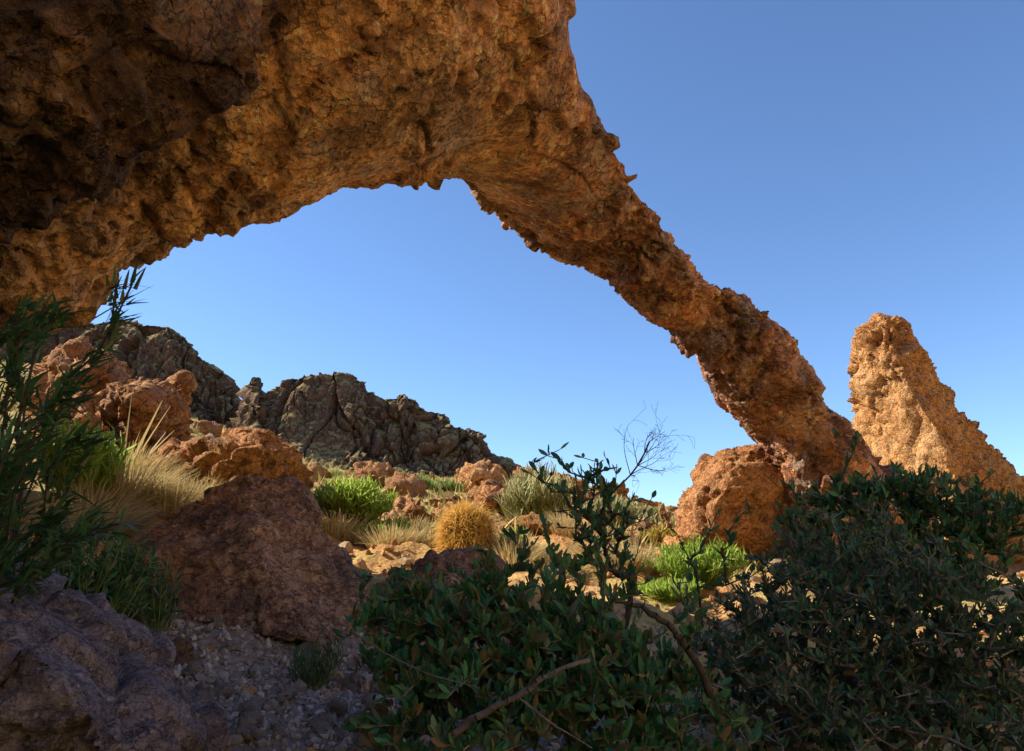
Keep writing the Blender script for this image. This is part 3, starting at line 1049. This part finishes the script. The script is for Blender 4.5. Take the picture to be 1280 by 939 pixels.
def shrub(name, base, tips, leafmat, barkmat, label, cat='shrub', group=None, L=.035, W=.014, per=7, reach=.10, up=.8, r_tip=.0016, bases=None, extra_limbs=(), leaf_seg=3, wiggle=.14, nested=None):
    base = np.array(base, float)
    root = empty(name, base)
    tag(root, label, cat, group)
    bs = bases if bases is not None else [base]
    pos, par, rad, idx, ends = grow(bs, tips, r_tip, wiggle)
    A, Bq = pos[par[idx]], pos[idx]
    ra, rb = rad[par[idx]], rad[idx]
    ra = np.minimum(ra, rb * 1.6)
    link('branches', tubes_mesh('branches', A - base, Bq - base, ra, rb), barkmat, root)
    # leaves in twos along the last stretch of every twig
    LP, LD = [], []
    for e in ends:
        k = e
        for j in range(leaf_seg):
            p = par[k]
            if p < 0: break
            d = pos[k] - pos[p]
            n = max(1, int(round(per / leaf_seg)))
            u = rng.uniform(0, 1, n)[:, None]
            LP.append(pos[p] + d * u)
            dd = d / (np.linalg.norm(d) + 1e-9)
            v = rng.normal(size=(n, 3))
            v /= np.linalg.norm(v, axis=1)[:, None]
            LD.append(dd * .55 + v * .75 + np.array([0, 0, up]))
            k = p
    LP, LD = np.concatenate(LP), np.concatenate(LD)
    n = len(LP)
    link('leaves', leaves_mesh('leaves', LP - base, LD, L * rng.uniform(.4, 1.35, n), W * rng.uniform(.6, 1.3, n)), leafmat, root)
    return root


def limb(root, name, pts, r0, r1, mat, n=26, label=None):
    base = np.array(root.location)
    P = np.array([at(*p) for p in pts])
    t = np.linspace(0, len(P) - 1, n)
    # smooth curve
    Q = np.stack([np.interp(t, np.arange(len(P)), P[:, k]) for k in range(3)], 1)
    for _ in range(4):
        Q[1:-1] = (Q[:-2] + 2 * Q[1:-1] + Q[2:]) / 4
    Q += rng.normal(0, r0 * .25, Q.shape)
    r = np.linspace(r0, r1, n) * rng.uniform(.85, 1.2, n)
    o = link(name, tubes_mesh(name, Q[:-1] - base, Q[1:] - base, r[:-1], r[1:], 7), mat, root)
    if label: o['label'] = label
    return o


def L_(px, py, d, rx, ry, rd):
    """crown lobe from a picture point, distance and radii in picture points / metres"""
    return (at(px, py, d), (rx / FPX * d, rd, ry / FPX * d))


# the leafy shrub in the middle foreground
b = at(690, 960, 2.35)
b[2] = ground_z(b[0], b[1]) - .02
lob = [L_(640, 840, 2.15, 170, 95, .35), L_(500, 800, 2.25, 75, 80, .25), L_(570, 890, 2.0, 130, 80, .3), L_(760, 880, 2.1, 110, 85, .3), L_(650, 760, 2.3, 90, 55, .2), L_(850, 900, 2.1, 90, 60, .25), L_(460, 750, 2.4, 25, 35, .08), L_(800, 830, 2.2, 70, 40, .2), L_(560, 770, 2.25, 90, 40, .2), L_(700, 800, 2.1, 100, 60, .25)]
tips = in_lobes(lob, 1500)
sprig = np.array([at(*p) for p in [(600, 690, 2.3), (612, 705, 2.3), (640, 670, 2.3), (655, 690, 2.3), (680, 660, 2.35), (690, 690, 2.35), (705, 700, 2.3), (720, 715, 2.3), (560, 720, 2.2), (530, 730, 2.2), (505, 725, 2.25), (585, 735, 2.2), (745, 690, 2.3), (755, 715, 2.3), (790, 735, 2.3), (625, 730, 2.25), (665, 720, 2.3), (520, 745, 2.2)]])
rr_ = rng.uniform(size=len(tips))
tips = tips[rr_ < .8]
up_s = np.array([at(rng.uniform(440, 880), rng.uniform(705, 800), rng.uniform(1.95, 2.35)) for _ in range(70)])
tips = np.concatenate([tips, sprig, sprig + rng.normal(0, .02, sprig.shape), up_s])
mid = shrub('leafy_shrub', b, tips, M['jojoba'], M['bark'], 'dark green broad leaved shrub at bottom centre with a thick bent grey branch', L=.040, W=.0185, per=11, up=.75, r_tip=.0013, wiggle=.2)
limb(mid, 'bent_branch', [(545, 935, 1.75), (600, 892, 1.7), (650, 870, 1.68), (690, 838, 1.68), (738, 826, 1.72)], .008, .0045, M['bark_mid'], label='thick bare grey branch curving up to the right')
limb(mid, 'bent_branch', [(890, 870, 2.0), (862, 812, 1.98), (838, 784, 1.96), (805, 760, 1.95), (770, 752, 1.95)], .011, .005, M['bark_dark'], label='bare dark branch arching over to the left')
limb(mid, 'bent_branch', [(645, 870, 1.68), (690, 905, 1.65), (740, 935, 1.65)], .003, .0015, M['bark_mid'])
limb(mid, 'bent_branch', [(440, 790, 1.9), (490, 822, 1.8), (540, 845, 1.75), (600, 860, 1.7)], .0022, .0012, M['bark_mid'])

# the taller, thinner shrub that stands up against the sky
b = at(735, 800, 3.2)
b[2] = ground_z(b[0], b[1]) - .02
sp = [(665, 580), (672, 575), (660, 590), (685, 570), (700, 562), (702, 575), (693, 590), (710, 590), (728, 572), (735, 580), (748, 578), (757, 572), (763, 585), (771, 580), (742, 598), (720, 600), (735, 610), (750, 610), (757, 615), (730, 620), (715, 615), (700, 610), (690, 615), (682, 605),
      (740, 628), (755, 635), (720, 632), (770, 640), (782, 636), (765, 622), (790, 625), (780, 600), (805, 628), (815, 622), (822, 640), (800, 650), (775, 665), (760, 655), (740, 650), (720, 650), (705, 640), (700, 660), (690, 640), (745, 590), (715, 580), (785, 655), (755, 680), (720, 675), (740, 670), (770, 690)]
tips = np.concatenate([np.array([at(x, y, 3.2 + rng.uniform(-.18, .18)) for x, y in sp]), in_lobes([L_(742, 630, 3.2, 36, 40, .18), L_(765, 690, 3.2, 45, 35, .15)], 70)])
tall = shrub('tall_shrub', b, tips, M['jojoba'], M['bark_dark'], 'thin upright green shrub with a bare twiggy branch standing against the sky', L=.045, W=.019, per=6, up=.6, r_tip=.0017)
# its bare branch
main = [at(745, 650, 3.2), at(762, 620, 3.22), at(775, 607, 3.23), at(788, 594, 3.24), at(797, 582, 3.25), at(806, 566, 3.26), at(812, 552, 3.26)]
segs = []


def twig(p, d, L, r, depth):
    """a thin curved twig that forks as it goes"""
    n = 7
    bendv = rng.normal(0, .5, 3)
    for i in range(n):
        d = d + bendv * .16 + rng.normal(0, .07, 3)
        d = d / np.linalg.norm(d)
        q = p + d * L / n
        r2 = r * .87
        segs.append((p, q, r, r2))
        p, r = q, r2
        if depth and i >= 1 and rng.uniform() < .62:
            sd_ = rng.normal(0, 1, 3)
            sd_ -= (sd_ @ d) * d
            sd_ /= np.linalg.norm(sd_)
            twig(p, d * .8 + sd_ * rng.uniform(.45, .8), L * rng.uniform(.4, .62), r * .75, depth - 1)


for a_, b_ in zip(main[:-1], main[1:]):
    segs.append((a_, b_, .0042, .0036))
for k_, (px, py, st) in enumerate([(832, 530, 3), (836, 568, 3), (834, 588, 4), (790, 548, 4), (774, 530, 3), (812, 600, 3), (822, 545, 6), (800, 540, 5), (838, 555, 5), (826, 574, 4)]):
    p = main[st]
    dv = at(px, py, 3.25 + rng.uniform(-.08, .08)) - p
    L = np.linalg.norm(dv)
    twig(p, dv / L, L, .0022, 2)
tb = np.array(tall.location)
A = np.array([x[0] for x in segs]); Bq = np.array([x[1] for x in segs])
link('bare_branch', tubes_mesh('bare_branch', A - tb, Bq - tb, np.array([max(x[2], .0006) for x in segs]), np.array([max(x[3], .0005) for x in segs])), M['bark_dark'], tall)['label'] = 'leafless forked branch on the right'

# the big twiggy shrub on the right, in two plants
b = at(1010, 1010, 2.9)
b[2] = ground_z(b[0], b[1]) - .02
lob = [L_(1010, 820, 2.7, 150, 120, .5), L_(930, 880, 2.5, 90, 90, .35), L_(1130, 800, 2.7, 140, 140, .5), L_(1060, 690, 3.1, 100, 70, .35), L_(1220, 820, 2.5, 90, 150, .4), L_(960, 740, 3.0, 50, 50, .25), L_(1150, 930, 2.3, 170, 90, .4)]
tips = in_lobes(lob, 2400, .2)
shrub('twiggy_shrub', b, tips, M['jojoba_grey'], M['bark'], 'dense grey green twiggy shrub filling the lower right corner', L=.034, W=.0145, per=13, up=.6, r_tip=.0019, bases=[b, b + np.array([.35, -.1, 0]), b + np.array([-.3, .1, .02]), b + np.array([.7, -.1, 0])])
b = at(1120, 900, 3.9)
b[2] = ground_z(b[0], b[1]) - .02
lob = [L_(1060, 625, 3.7, 60, 28, .25), L_(1125, 615, 3.7, 70, 35, .3), L_(1200, 640, 3.7, 60, 40, .3), L_(1255, 660, 3.6, 45, 45, .25), L_(1000, 650, 3.7, 40, 25, .2), L_(1120, 700, 3.6, 150, 60, .3)]
tips = in_lobes(lob, 900, .1)
ex = np.array([at(x, y, 3.7) for x, y in [(1045, 545), (1068, 562), (1060, 580), (1095, 590), (1240, 592), (1225, 605), (1272, 640), (1175, 590), (1150, 598), (1020, 605), (990, 612), (975, 600), (1072, 548), (1190, 605), (1262, 640), (1050, 600)]])
tips = np.concatenate([tips, ex])
shrub('leafy_shrub', b, tips, M['jojoba'], M['bark_dark'], 'bright topped green shrub in front of the spire and arch foot', L=.05, W=.021, per=8, up=.7, r_tip=.0016)
# small dark sprigs in front of the red boulder
b = at(880, 800, 4.2)
b[2] = ground_z(b[0], b[1]) - .02
tips = np.array([at(x, y, 4.1) for x, y in [(845, 665), (852, 680), (890, 655), (897, 640), (885, 668), (910, 665), (915, 680), (930, 640), (938, 634), (900, 690), (875, 690), (862, 700), (905, 700), (985, 670), (978, 680), (990, 685), (870, 715), (925, 700), (940, 720)]])
shrub('thin_shrub', b, tips, M['jojoba'], M['bark_dark'], 'sparse dark leaved sprigs rising in front of the red boulder', L=.055, W=.022, per=5, up=.5, r_tip=.0018)


def lime_shrub(name, px, py, d, rx, ry, rd, n, L, label, mat='lime', W=.16, up=1.4, group=None, foot_r=.3):
    """upright narrow-leaved green plant: many erect stems from the base"""
    c = at(px, py + ry, d)
    c[2] = min(c[2], ground_z(c[0], c[1]) + .3)
    gz = ground_z(c[0], c[1])
    c[2] = gz
    root = empty(name, c)
    tag(root, label, 'plant', group)
    top = at(px, py - ry, d)[2]
    hgt = max(top - gz, .1)
    rxx = rx / FPX * d
    k = max(30, n // 14)
    a = rng.uniform(0, 6.28, k)
    rr = np.sqrt(rng.uniform(0, 1, k))
    foot = np.stack([np.cos(a) * rr * rxx * foot_r, np.sin(a) * rr * rd * foot_r, np.full(k, -.02)], -1)
    head = np.stack([np.cos(a) * rr * rxx * 1.05, np.sin(a) * rr * rd * 1.05, hgt * rng.uniform(.55, 1.02, k) * (1 - .35 * rr ** 2)], -1) + rng.normal(0, .03 * rxx, (k, 3))
    midp = (foot + head) / 2 + rng.normal(0, .04 * hgt, (k, 3))
    st = hgt * .006 + .001
    link('branches', tubes_mesh('branches', np.concatenate([foot, midp]), np.concatenate([midp, head]), np.full(2 * k, st), np.concatenate([np.full(k, st), np.full(k, st * .5)]), 4), M['olive'], root)
    per = n // k
    u = rng.uniform(.25, 1.0, (k, per, 1))
    P = np.where(u < .5, foot[:, None] + (midp - foot)[:, None] * u * 2, midp[:, None] + (head - midp)[:, None] * (u - .5) * 2)
    D = rng.normal(0, .6, (k, per, 3)) + np.array([0, 0, up])
    P, D = P.reshape(-1, 3), D.reshape(-1, 3)
    link('leaves', leaves_mesh('leaves', P, D, L * rng.uniform(.6, 1.3, len(P)), L * W * rng.uniform(.7, 1.3, len(P)), .25), M[mat], root)
    return root


lime_shrub('green_bush', 878, 745, 5.2, 62, 68, .35, 3400, .075, 'bright lime green bush glowing in the sun under the red boulder')
lime_shrub('green_bush', 440, 646, 6.4, 48, 48, .4, 3000, .10, 'bright lime green leafy plant right behind the peaked boulder')
lime_shrub('green_bush', 490, 672, 6.4, 26, 18, .25, 900, .07, 'low bright green tuft between the lime plant and the golden cactus')
lime_shrub('green_bush', 538, 672, 6.6, 16, 14, .2, 400, .06, 'smallest green tuft, hard against the left side of the cactus', 'olive')
lime_shrub('green_bush', 640, 700, 5.6, 18, 34, .25, 700, .07, 'green tuft just to the right of the golden cactus')
lime_shrub('green_bush', 523, 613, 16, 17, 17, .4, 900, .14, 'round olive green shrub on the sunlit slope below the butte', 'olive')
lime_shrub('wispy_shrub', 672, 640, 8.5, 46, 50, .6, 3600, .16, 'wispy pale grey green shrub behind the tall thin shrub', 'greygreen', .05, 1.8)
lime_shrub('wispy_shrub', 765, 650, 10, 36, 26, .6, 1600, .16, 'low pale wispy shrub on the slope left of the red boulder', 'greygreen', .06, 1.4)
lime_shrub('yellow_shrub', 824, 680, 8.6, 24, 20, .25, 1100, .07, 'small yellow flowered shrub to the left of the red boulder', 'yellow', .4, foot_r=.2)
lime_shrub('green_bush', 100, 560, 4.9, 46, 40, .35, 1600, .11, 'yellow green sunlit bush behind the strappy plant on the left', 'lime')
lime_shrub('green_bush', 200, 735, 3.1, 22, 40, .15, 260, .06, 'small grey green weed growing against the left face of the peaked boulder', 'jojoba_grey')
lime_shrub('weed', 105, 695, 2.7, 75, 50, .3, 1800, .055, 'low tangle of dim green leaves above the dark slab', 'strap', .25, .6, foot_r=.3)
lime_shrub('weed', 390, 820, 2.9, 40, 28, .15, 300, .05, 'thin grey weed under the edge of the peaked boulder', 'jojoba_grey', .12, foot_r=.15)


# shrubs dotted over the slope: one of each kind is built, the rest are copies with their parts
def scatter(root, spots, label, group):
    tag(root, label, None, group)
    kids = list(root.children)
    for x, y, sc_ in spots:
        c = root.copy()
        col.objects.link(c)
        c.location = (x, y, ground_z(np.array([x]), np.array([y]))[0] - .02)
        c.rotation_euler = (0, 0, random.uniform(0, 6.28))
        c.scale = (sc_, sc_, sc_ * random.uniform(.7, 1.1))
        for k_ in kids:
            d = k_.copy()
            col.objects.link(d)
            d.parent = c


def slope_spots(n, r0, r1, s0, s1):
    out = []
    for _ in range(n):
        a, r = math.radians(random.uniform(-20, 16)), random.uniform(r0, r1)
        out.append((r * math.sin(a), r * math.cos(a), random.uniform(s0, s1)))
    return out


ol = lime_shrub('slope_shrub', 420, 604, 24, 12, 10, .35, 420, .13, 'x', 'olive', foot_r=.1)
scatter(ol, slope_spots(34, 12, 52, .6, 1.5), 'small olive green shrub dotted on the sunlit slope', 'olive shrubs on the sunlit slope')
st_ = lime_shrub('slope_shrub', 480, 612, 22, 13, 9, .35, 380, .14, 'x', 'greygreen', .07, foot_r=.1)
scatter(st_, slope_spots(30, 10, 50, .5, 1.3), 'small straw yellow shrub dotted on the sunlit slope', 'straw coloured shrubs on the sunlit slope')


# strappy plant at the left edge
def strappy():
    d = 1.75
    b = at(-10, 800, d)
    root = empty('strappy_shrub', b)
    tag(root, 'dark green shrub with long narrow strap leaves at the left edge', 'shrub')
    stems = [[(-20, 800), (-10, 650), (10, 520), (40, 430), (70, 385)], [(-20, 780), (20, 620), (80, 500), (130, 430), (145, 380)], [(-30, 780), (-40, 600), (-20, 450), (10, 390)], [(0, 780), (40, 680), (70, 600), (95, 560)], [(-10, 790), (20, 720), (60, 690), (110, 670)], [(0, 700), (20, 600), (30, 520), (20, 470)], [(-20, 760), (0, 600), (50, 540), (100, 500)], [(-30, 780), (-10, 700), (10, 640), (30, 590)], [(-40, 780), (-30, 700), (-10, 620), (5, 560)], [(-20, 780), (10, 730), (40, 690), (60, 650)], [(-40, 760), (-20, 600), (0, 500), (15, 440)], [(-20, 780), (30, 720), (80, 690), (130, 660)]]
    A, Bq, LP, LD = [], [], [], []
    for k, s in enumerate(stems):
        for rep in range(2):
            dd = d + rng.uniform(-.25, .35)
            P = np.array([at(x + rng.normal(0, 14), y + rng.normal(0, 12), dd) for x, y in s])
            P[0] = b
            t = np.linspace(0, len(P) - 1, 16)
            Q = np.stack([np.interp(t, np.arange(len(P)), P[:, i]) for i in range(3)], 1)
            A.append(Q[:-1]); Bq.append(Q[1:])
            for j in range(3, 16):
                m = 6 + int(j > 12) * 3
                u = Q[j] + rng.normal(0, .008, (m, 3))
                tan = Q[j] - Q[j - 1]
                tan /= np.linalg.norm(tan)
                v = rng.normal(0, .55, (m, 3)) + tan * .8 + np.array([.55, 0, .25])
                LP.append(u); LD.append(v)
    A, Bq = np.concatenate(A), np.concatenate(Bq)
    n = len(A)
    link('branches', tubes_mesh('branches', A - b, Bq - b, np.full(n, .003), np.full(n, .0025)), M['bark_dark'], root)
    LP, LD = np.concatenate(LP), np.concatenate(LD)
    n = len(LP)
    link('leaves', blades_mesh('leaves', LP - b, LD, rng.uniform(.03, .07, n), rng.uniform(.007, .012, n), .25), M['strap'], root)
    # one long blade that crosses the sky
    p0, p1 = at(118, 398, 1.75), at(192, 353, 1.72)
    link('long_leaf', blades_mesh('long_leaf', (p0 - b)[None], (p1 - p0)[None], np.array([np.linalg.norm(p1 - p0)]), np.array([.009]), .05), M['strap'], root)


strappy()


# dry grass
def grass(px, py, d, rx, rd, h, n, label, group=None, lean=(0, 0), mat='dry', spread=.6, droop=.5, name='grass_clump', W=.009):
    c = at(px, py, d)
    c[2] = ground_z(c[0], c[1])
    a = rng.uniform(0, 6.28, n)
    rr = np.sqrt(rng.uniform(0, 1, n))
    rxx = rx / FPX * d
    P = np.stack([np.cos(a) * rr * rxx * .7, np.sin(a) * rr * rd * .7, np.full(n, -.01)], -1)
    P[:, 2] += ground_z(c[0] + P[:, 0], c[1] + P[:, 1]) - c[2]
    D = np.stack([np.cos(a) * rr * spread + lean[0] + rng.normal(0, .15, n), np.sin(a) * rr * spread + lean[1] + rng.normal(0, .15, n), np.ones(n)], -1)
    o = link(name, blades_mesh(name, P, D, h * rng.uniform(.45, 1.1, n), W * rng.uniform(.6, 1.3, n), droop), M[mat], None, tuple(c))
    return tag(o, label, 'grass', group)


grass(165, 655, 5.2, 42, .3, .42, 900, 'pale dry grass clump beside the left slope of the peaked boulder', lean=(.3, 0))
grass(225, 640, 5.3, 40, .3, .40, 900, 'straw coloured grass clump directly behind the peak of the brown boulder', lean=(.2, 0))
grass(178, 600, 6.0, 40, .3, .42, 800, 'yellow dry grass clump below the rust coloured outcrop', lean=(.4, 0))
grass(260, 625, 5.6, 30, .25, .34, 600, 'upright pale grass clump in front of the ragged outcrop', lean=(.1, 0))
grass(130, 640, 4.8, 40, .3, .3, 700, 'low tan grass clump next to the tangle of dim green leaves', lean=(.4, 0))
grass(490, 708, 5.7, 40, .3, .26, 700, 'short cream grass clump left of the low dark boulder')
grass(540, 702, 5.9, 34, .25, .28, 600, 'dry grass clump at the foot of the golden cactus')
grass(455, 690, 6.0, 34, .25, .26, 600, 'dry grass clump under the lime green plant')
grass(790, 752, 5.6, 44, .3, .34, 1100, 'pale bristly dry grass clump left of the lime green bush', spread=.9)
grass(745, 745, 5.9, 34, .3, .3, 700, 'dry grass clump behind the stem of the tall thin shrub', spread=.7)
grass(690, 755, 5.2, 40, .3, .2, 500, 'sparse low dry grass clump behind the leafy shrub')
grass(560, 722, 5.0, 40, .3, .16, 500, 'short pale grass clump between the low dark boulder and the leafy shrub', spread=.9)
grass(640, 735, 5.3, 44, .3, .24, 700, 'yellow grass clump right of the low dark boulder', spread=.8)
grass(600, 712, 6.1, 36, .3, .26, 600, 'straw coloured grass clump to the right of the cactus foot', spread=.7)
grass(715, 700, 7.4, 44, .35, .36, 700, 'yellow grass clump behind the crown of the tall thin shrub', spread=.7)
grass(680, 690, 7.8, 50, .4, .34, 700, 'pale grass clump in front of the wispy grey green shrub', spread=.7)
grass(420, 690, 6.0, 34, .3, .3, 600, 'dry grass clump at the right shoulder of the peaked boulder', spread=.6)
grass(520, 690, 6.8, 40, .3, .26, 700, 'cream grass clump under the smallest green tuft', spread=.8)
grass(115, 668, 4.2, 60, .4, .28, 900, 'dull tan grass clump behind the tangle of dim leaves', lean=(.3, 0), spread=.8)
lime_shrub('green_bush', 465, 690, 6.1, 40, 20, .3, 1300, .06, 'low spreading bright green herb in the grass below the lime plant', foot_r=.8)
lime_shrub('green_bush', 840, 770, 4.8, 40, 40, .25, 1600, .06, 'smaller bright green bush in front of the lime green bush')
# tall pale flower stalks by the left outcrop
grass(165, 560, 6.0, 20, .15, .75, 9, 'few tall pale dry stalks leaning right above the yellow grass', lean=(.55, 0), spread=.3, droop=.05, name='dry_stalks', W=.03)


# scrub on the far slope (one object): countless little tufts
def scrub():
    n = 7500
    a = np.radians(rng.uniform(-38, 22, n))
    r = 7 + 60 * rng.uniform(0, 1, n) ** .8
    x, y = r * np.sin(a), r * np.cos(a)
    P0 = np.stack([x, y, 0 * x], -1)
    keep = fbm(P0 * .25, 3, .5, 44) > rng.normal(-.05, .3, n)
    x, y, r = x[keep], y[keep], r[keep]
    n = len(x)
    k = 16
    z = ground_z(x, y)
    s = np.exp(rng.normal(-1.7, .35, n))
    P = np.repeat(np.stack([x, y, z - .02], -1), k, 0) + rng.normal(0, 1, (n * k, 3)) * np.repeat(s, k)[:, None] * np.array([.5, .5, .02])
    D = rng.normal(0, .5, (n * k, 3)) + np.array([0, 0, 1])
    return blades_mesh('scrub', P, D, np.repeat(s, k) * rng.uniform(.5, 1.3, n * k), np.repeat(s * .12, k), .3, 3)


M['scrub'] = leaf_mat('scrub', [(.26, .30, .07), (.46, .40, .14), (.58, .48, .20), (.32, .36, .10), (.62, .53, .26)], .25, .7, .15)
tag(link('scrub', scrub(), M['scrub']), 'dry grass and low scrub covering the sunlit slope', 'scrub', kind='stuff')


# ------------------------------------------------------------------ barrel cactus
def cactus():
    d = 5.5
    c = at(586, 706, d)
    c[2] = min(c[2], ground_z(c[0], c[1]) + .03)
    rad = 37 / FPX * d * .88
    hgt = at(586, 634, d)[2] - c[2]
    root = empty('barrel_cactus', c)
    tag(root, 'golden spined barrel cactus glowing in the sun at centre', 'cactus')
    root.rotation_euler = (.03, -.09, 0)
    nu, nv, ribs = 160, 50, 22
    u = np.linspace(0, 2 * math.pi, nu, endpoint=False)
    v = np.linspace(0, 1, nv)
    U, Vv = np.meshgrid(u, v)
    z = Vv * hgt
    prof = (1 - np.abs((Vv - .42) / .58) ** 2.6).clip(0, 1) ** .5
    prof = np.where(Vv < .42, np.maximum(prof, .86 + .14 * Vv / .42), prof)
    rr = rad * .9 * prof * (1 + .07 * np.cos(U * ribs))
    V = np.stack([rr * np.cos(U), rr * np.sin(U), z], -1).reshape(-1, 3)
    i, j = np.meshgrid(np.arange(nv - 1), np.arange(nu), indexing='ij')
    q = np.stack([i * nu + j, i * nu + (j + 1) % nu, (i + 1) * nu + (j + 1) % nu, (i + 1) * nu + j], -1).reshape(-1, 4)
    link('body', mesh_from('body', V, [q]), M['cactus'], root)
    # spines in clusters down every rib
    P, D = [], []
    for k in range(ribs):
        a = 2 * math.pi * k / ribs
        for t in np.linspace(.03, .99, 26):
            pr = max(0, (1 - abs((t - .42) / .58) ** 2.6)) ** .5
            if t < .42: pr = max(pr, .86 + .14 * t / .42)
            p = np.array([math.cos(a) * rad * .95 * pr, math.sin(a) * rad * .95 * pr, t * hgt])
            nrm = np.array([math.cos(a) * rad * pr, math.sin(a) * rad * pr, (t - .42) * hgt * .9])
            nrm /= np.linalg.norm(nrm) + 1e-9
            m = 9
            P.append(np.repeat(p[None], m, 0) + rng.normal(0, .003, (m, 3)))
            D.append(nrm * .75 + rng.normal(0, .62, (m, 3)))
    P, D = np.concatenate(P), np.concatenate(D)
    n = len(P)
    link('spines', blades_mesh('spines', P, D, rng.uniform(.04, .13, n), rng.uniform(.0035, .006, n), .45, 4), M['spine'], root)


cactus()
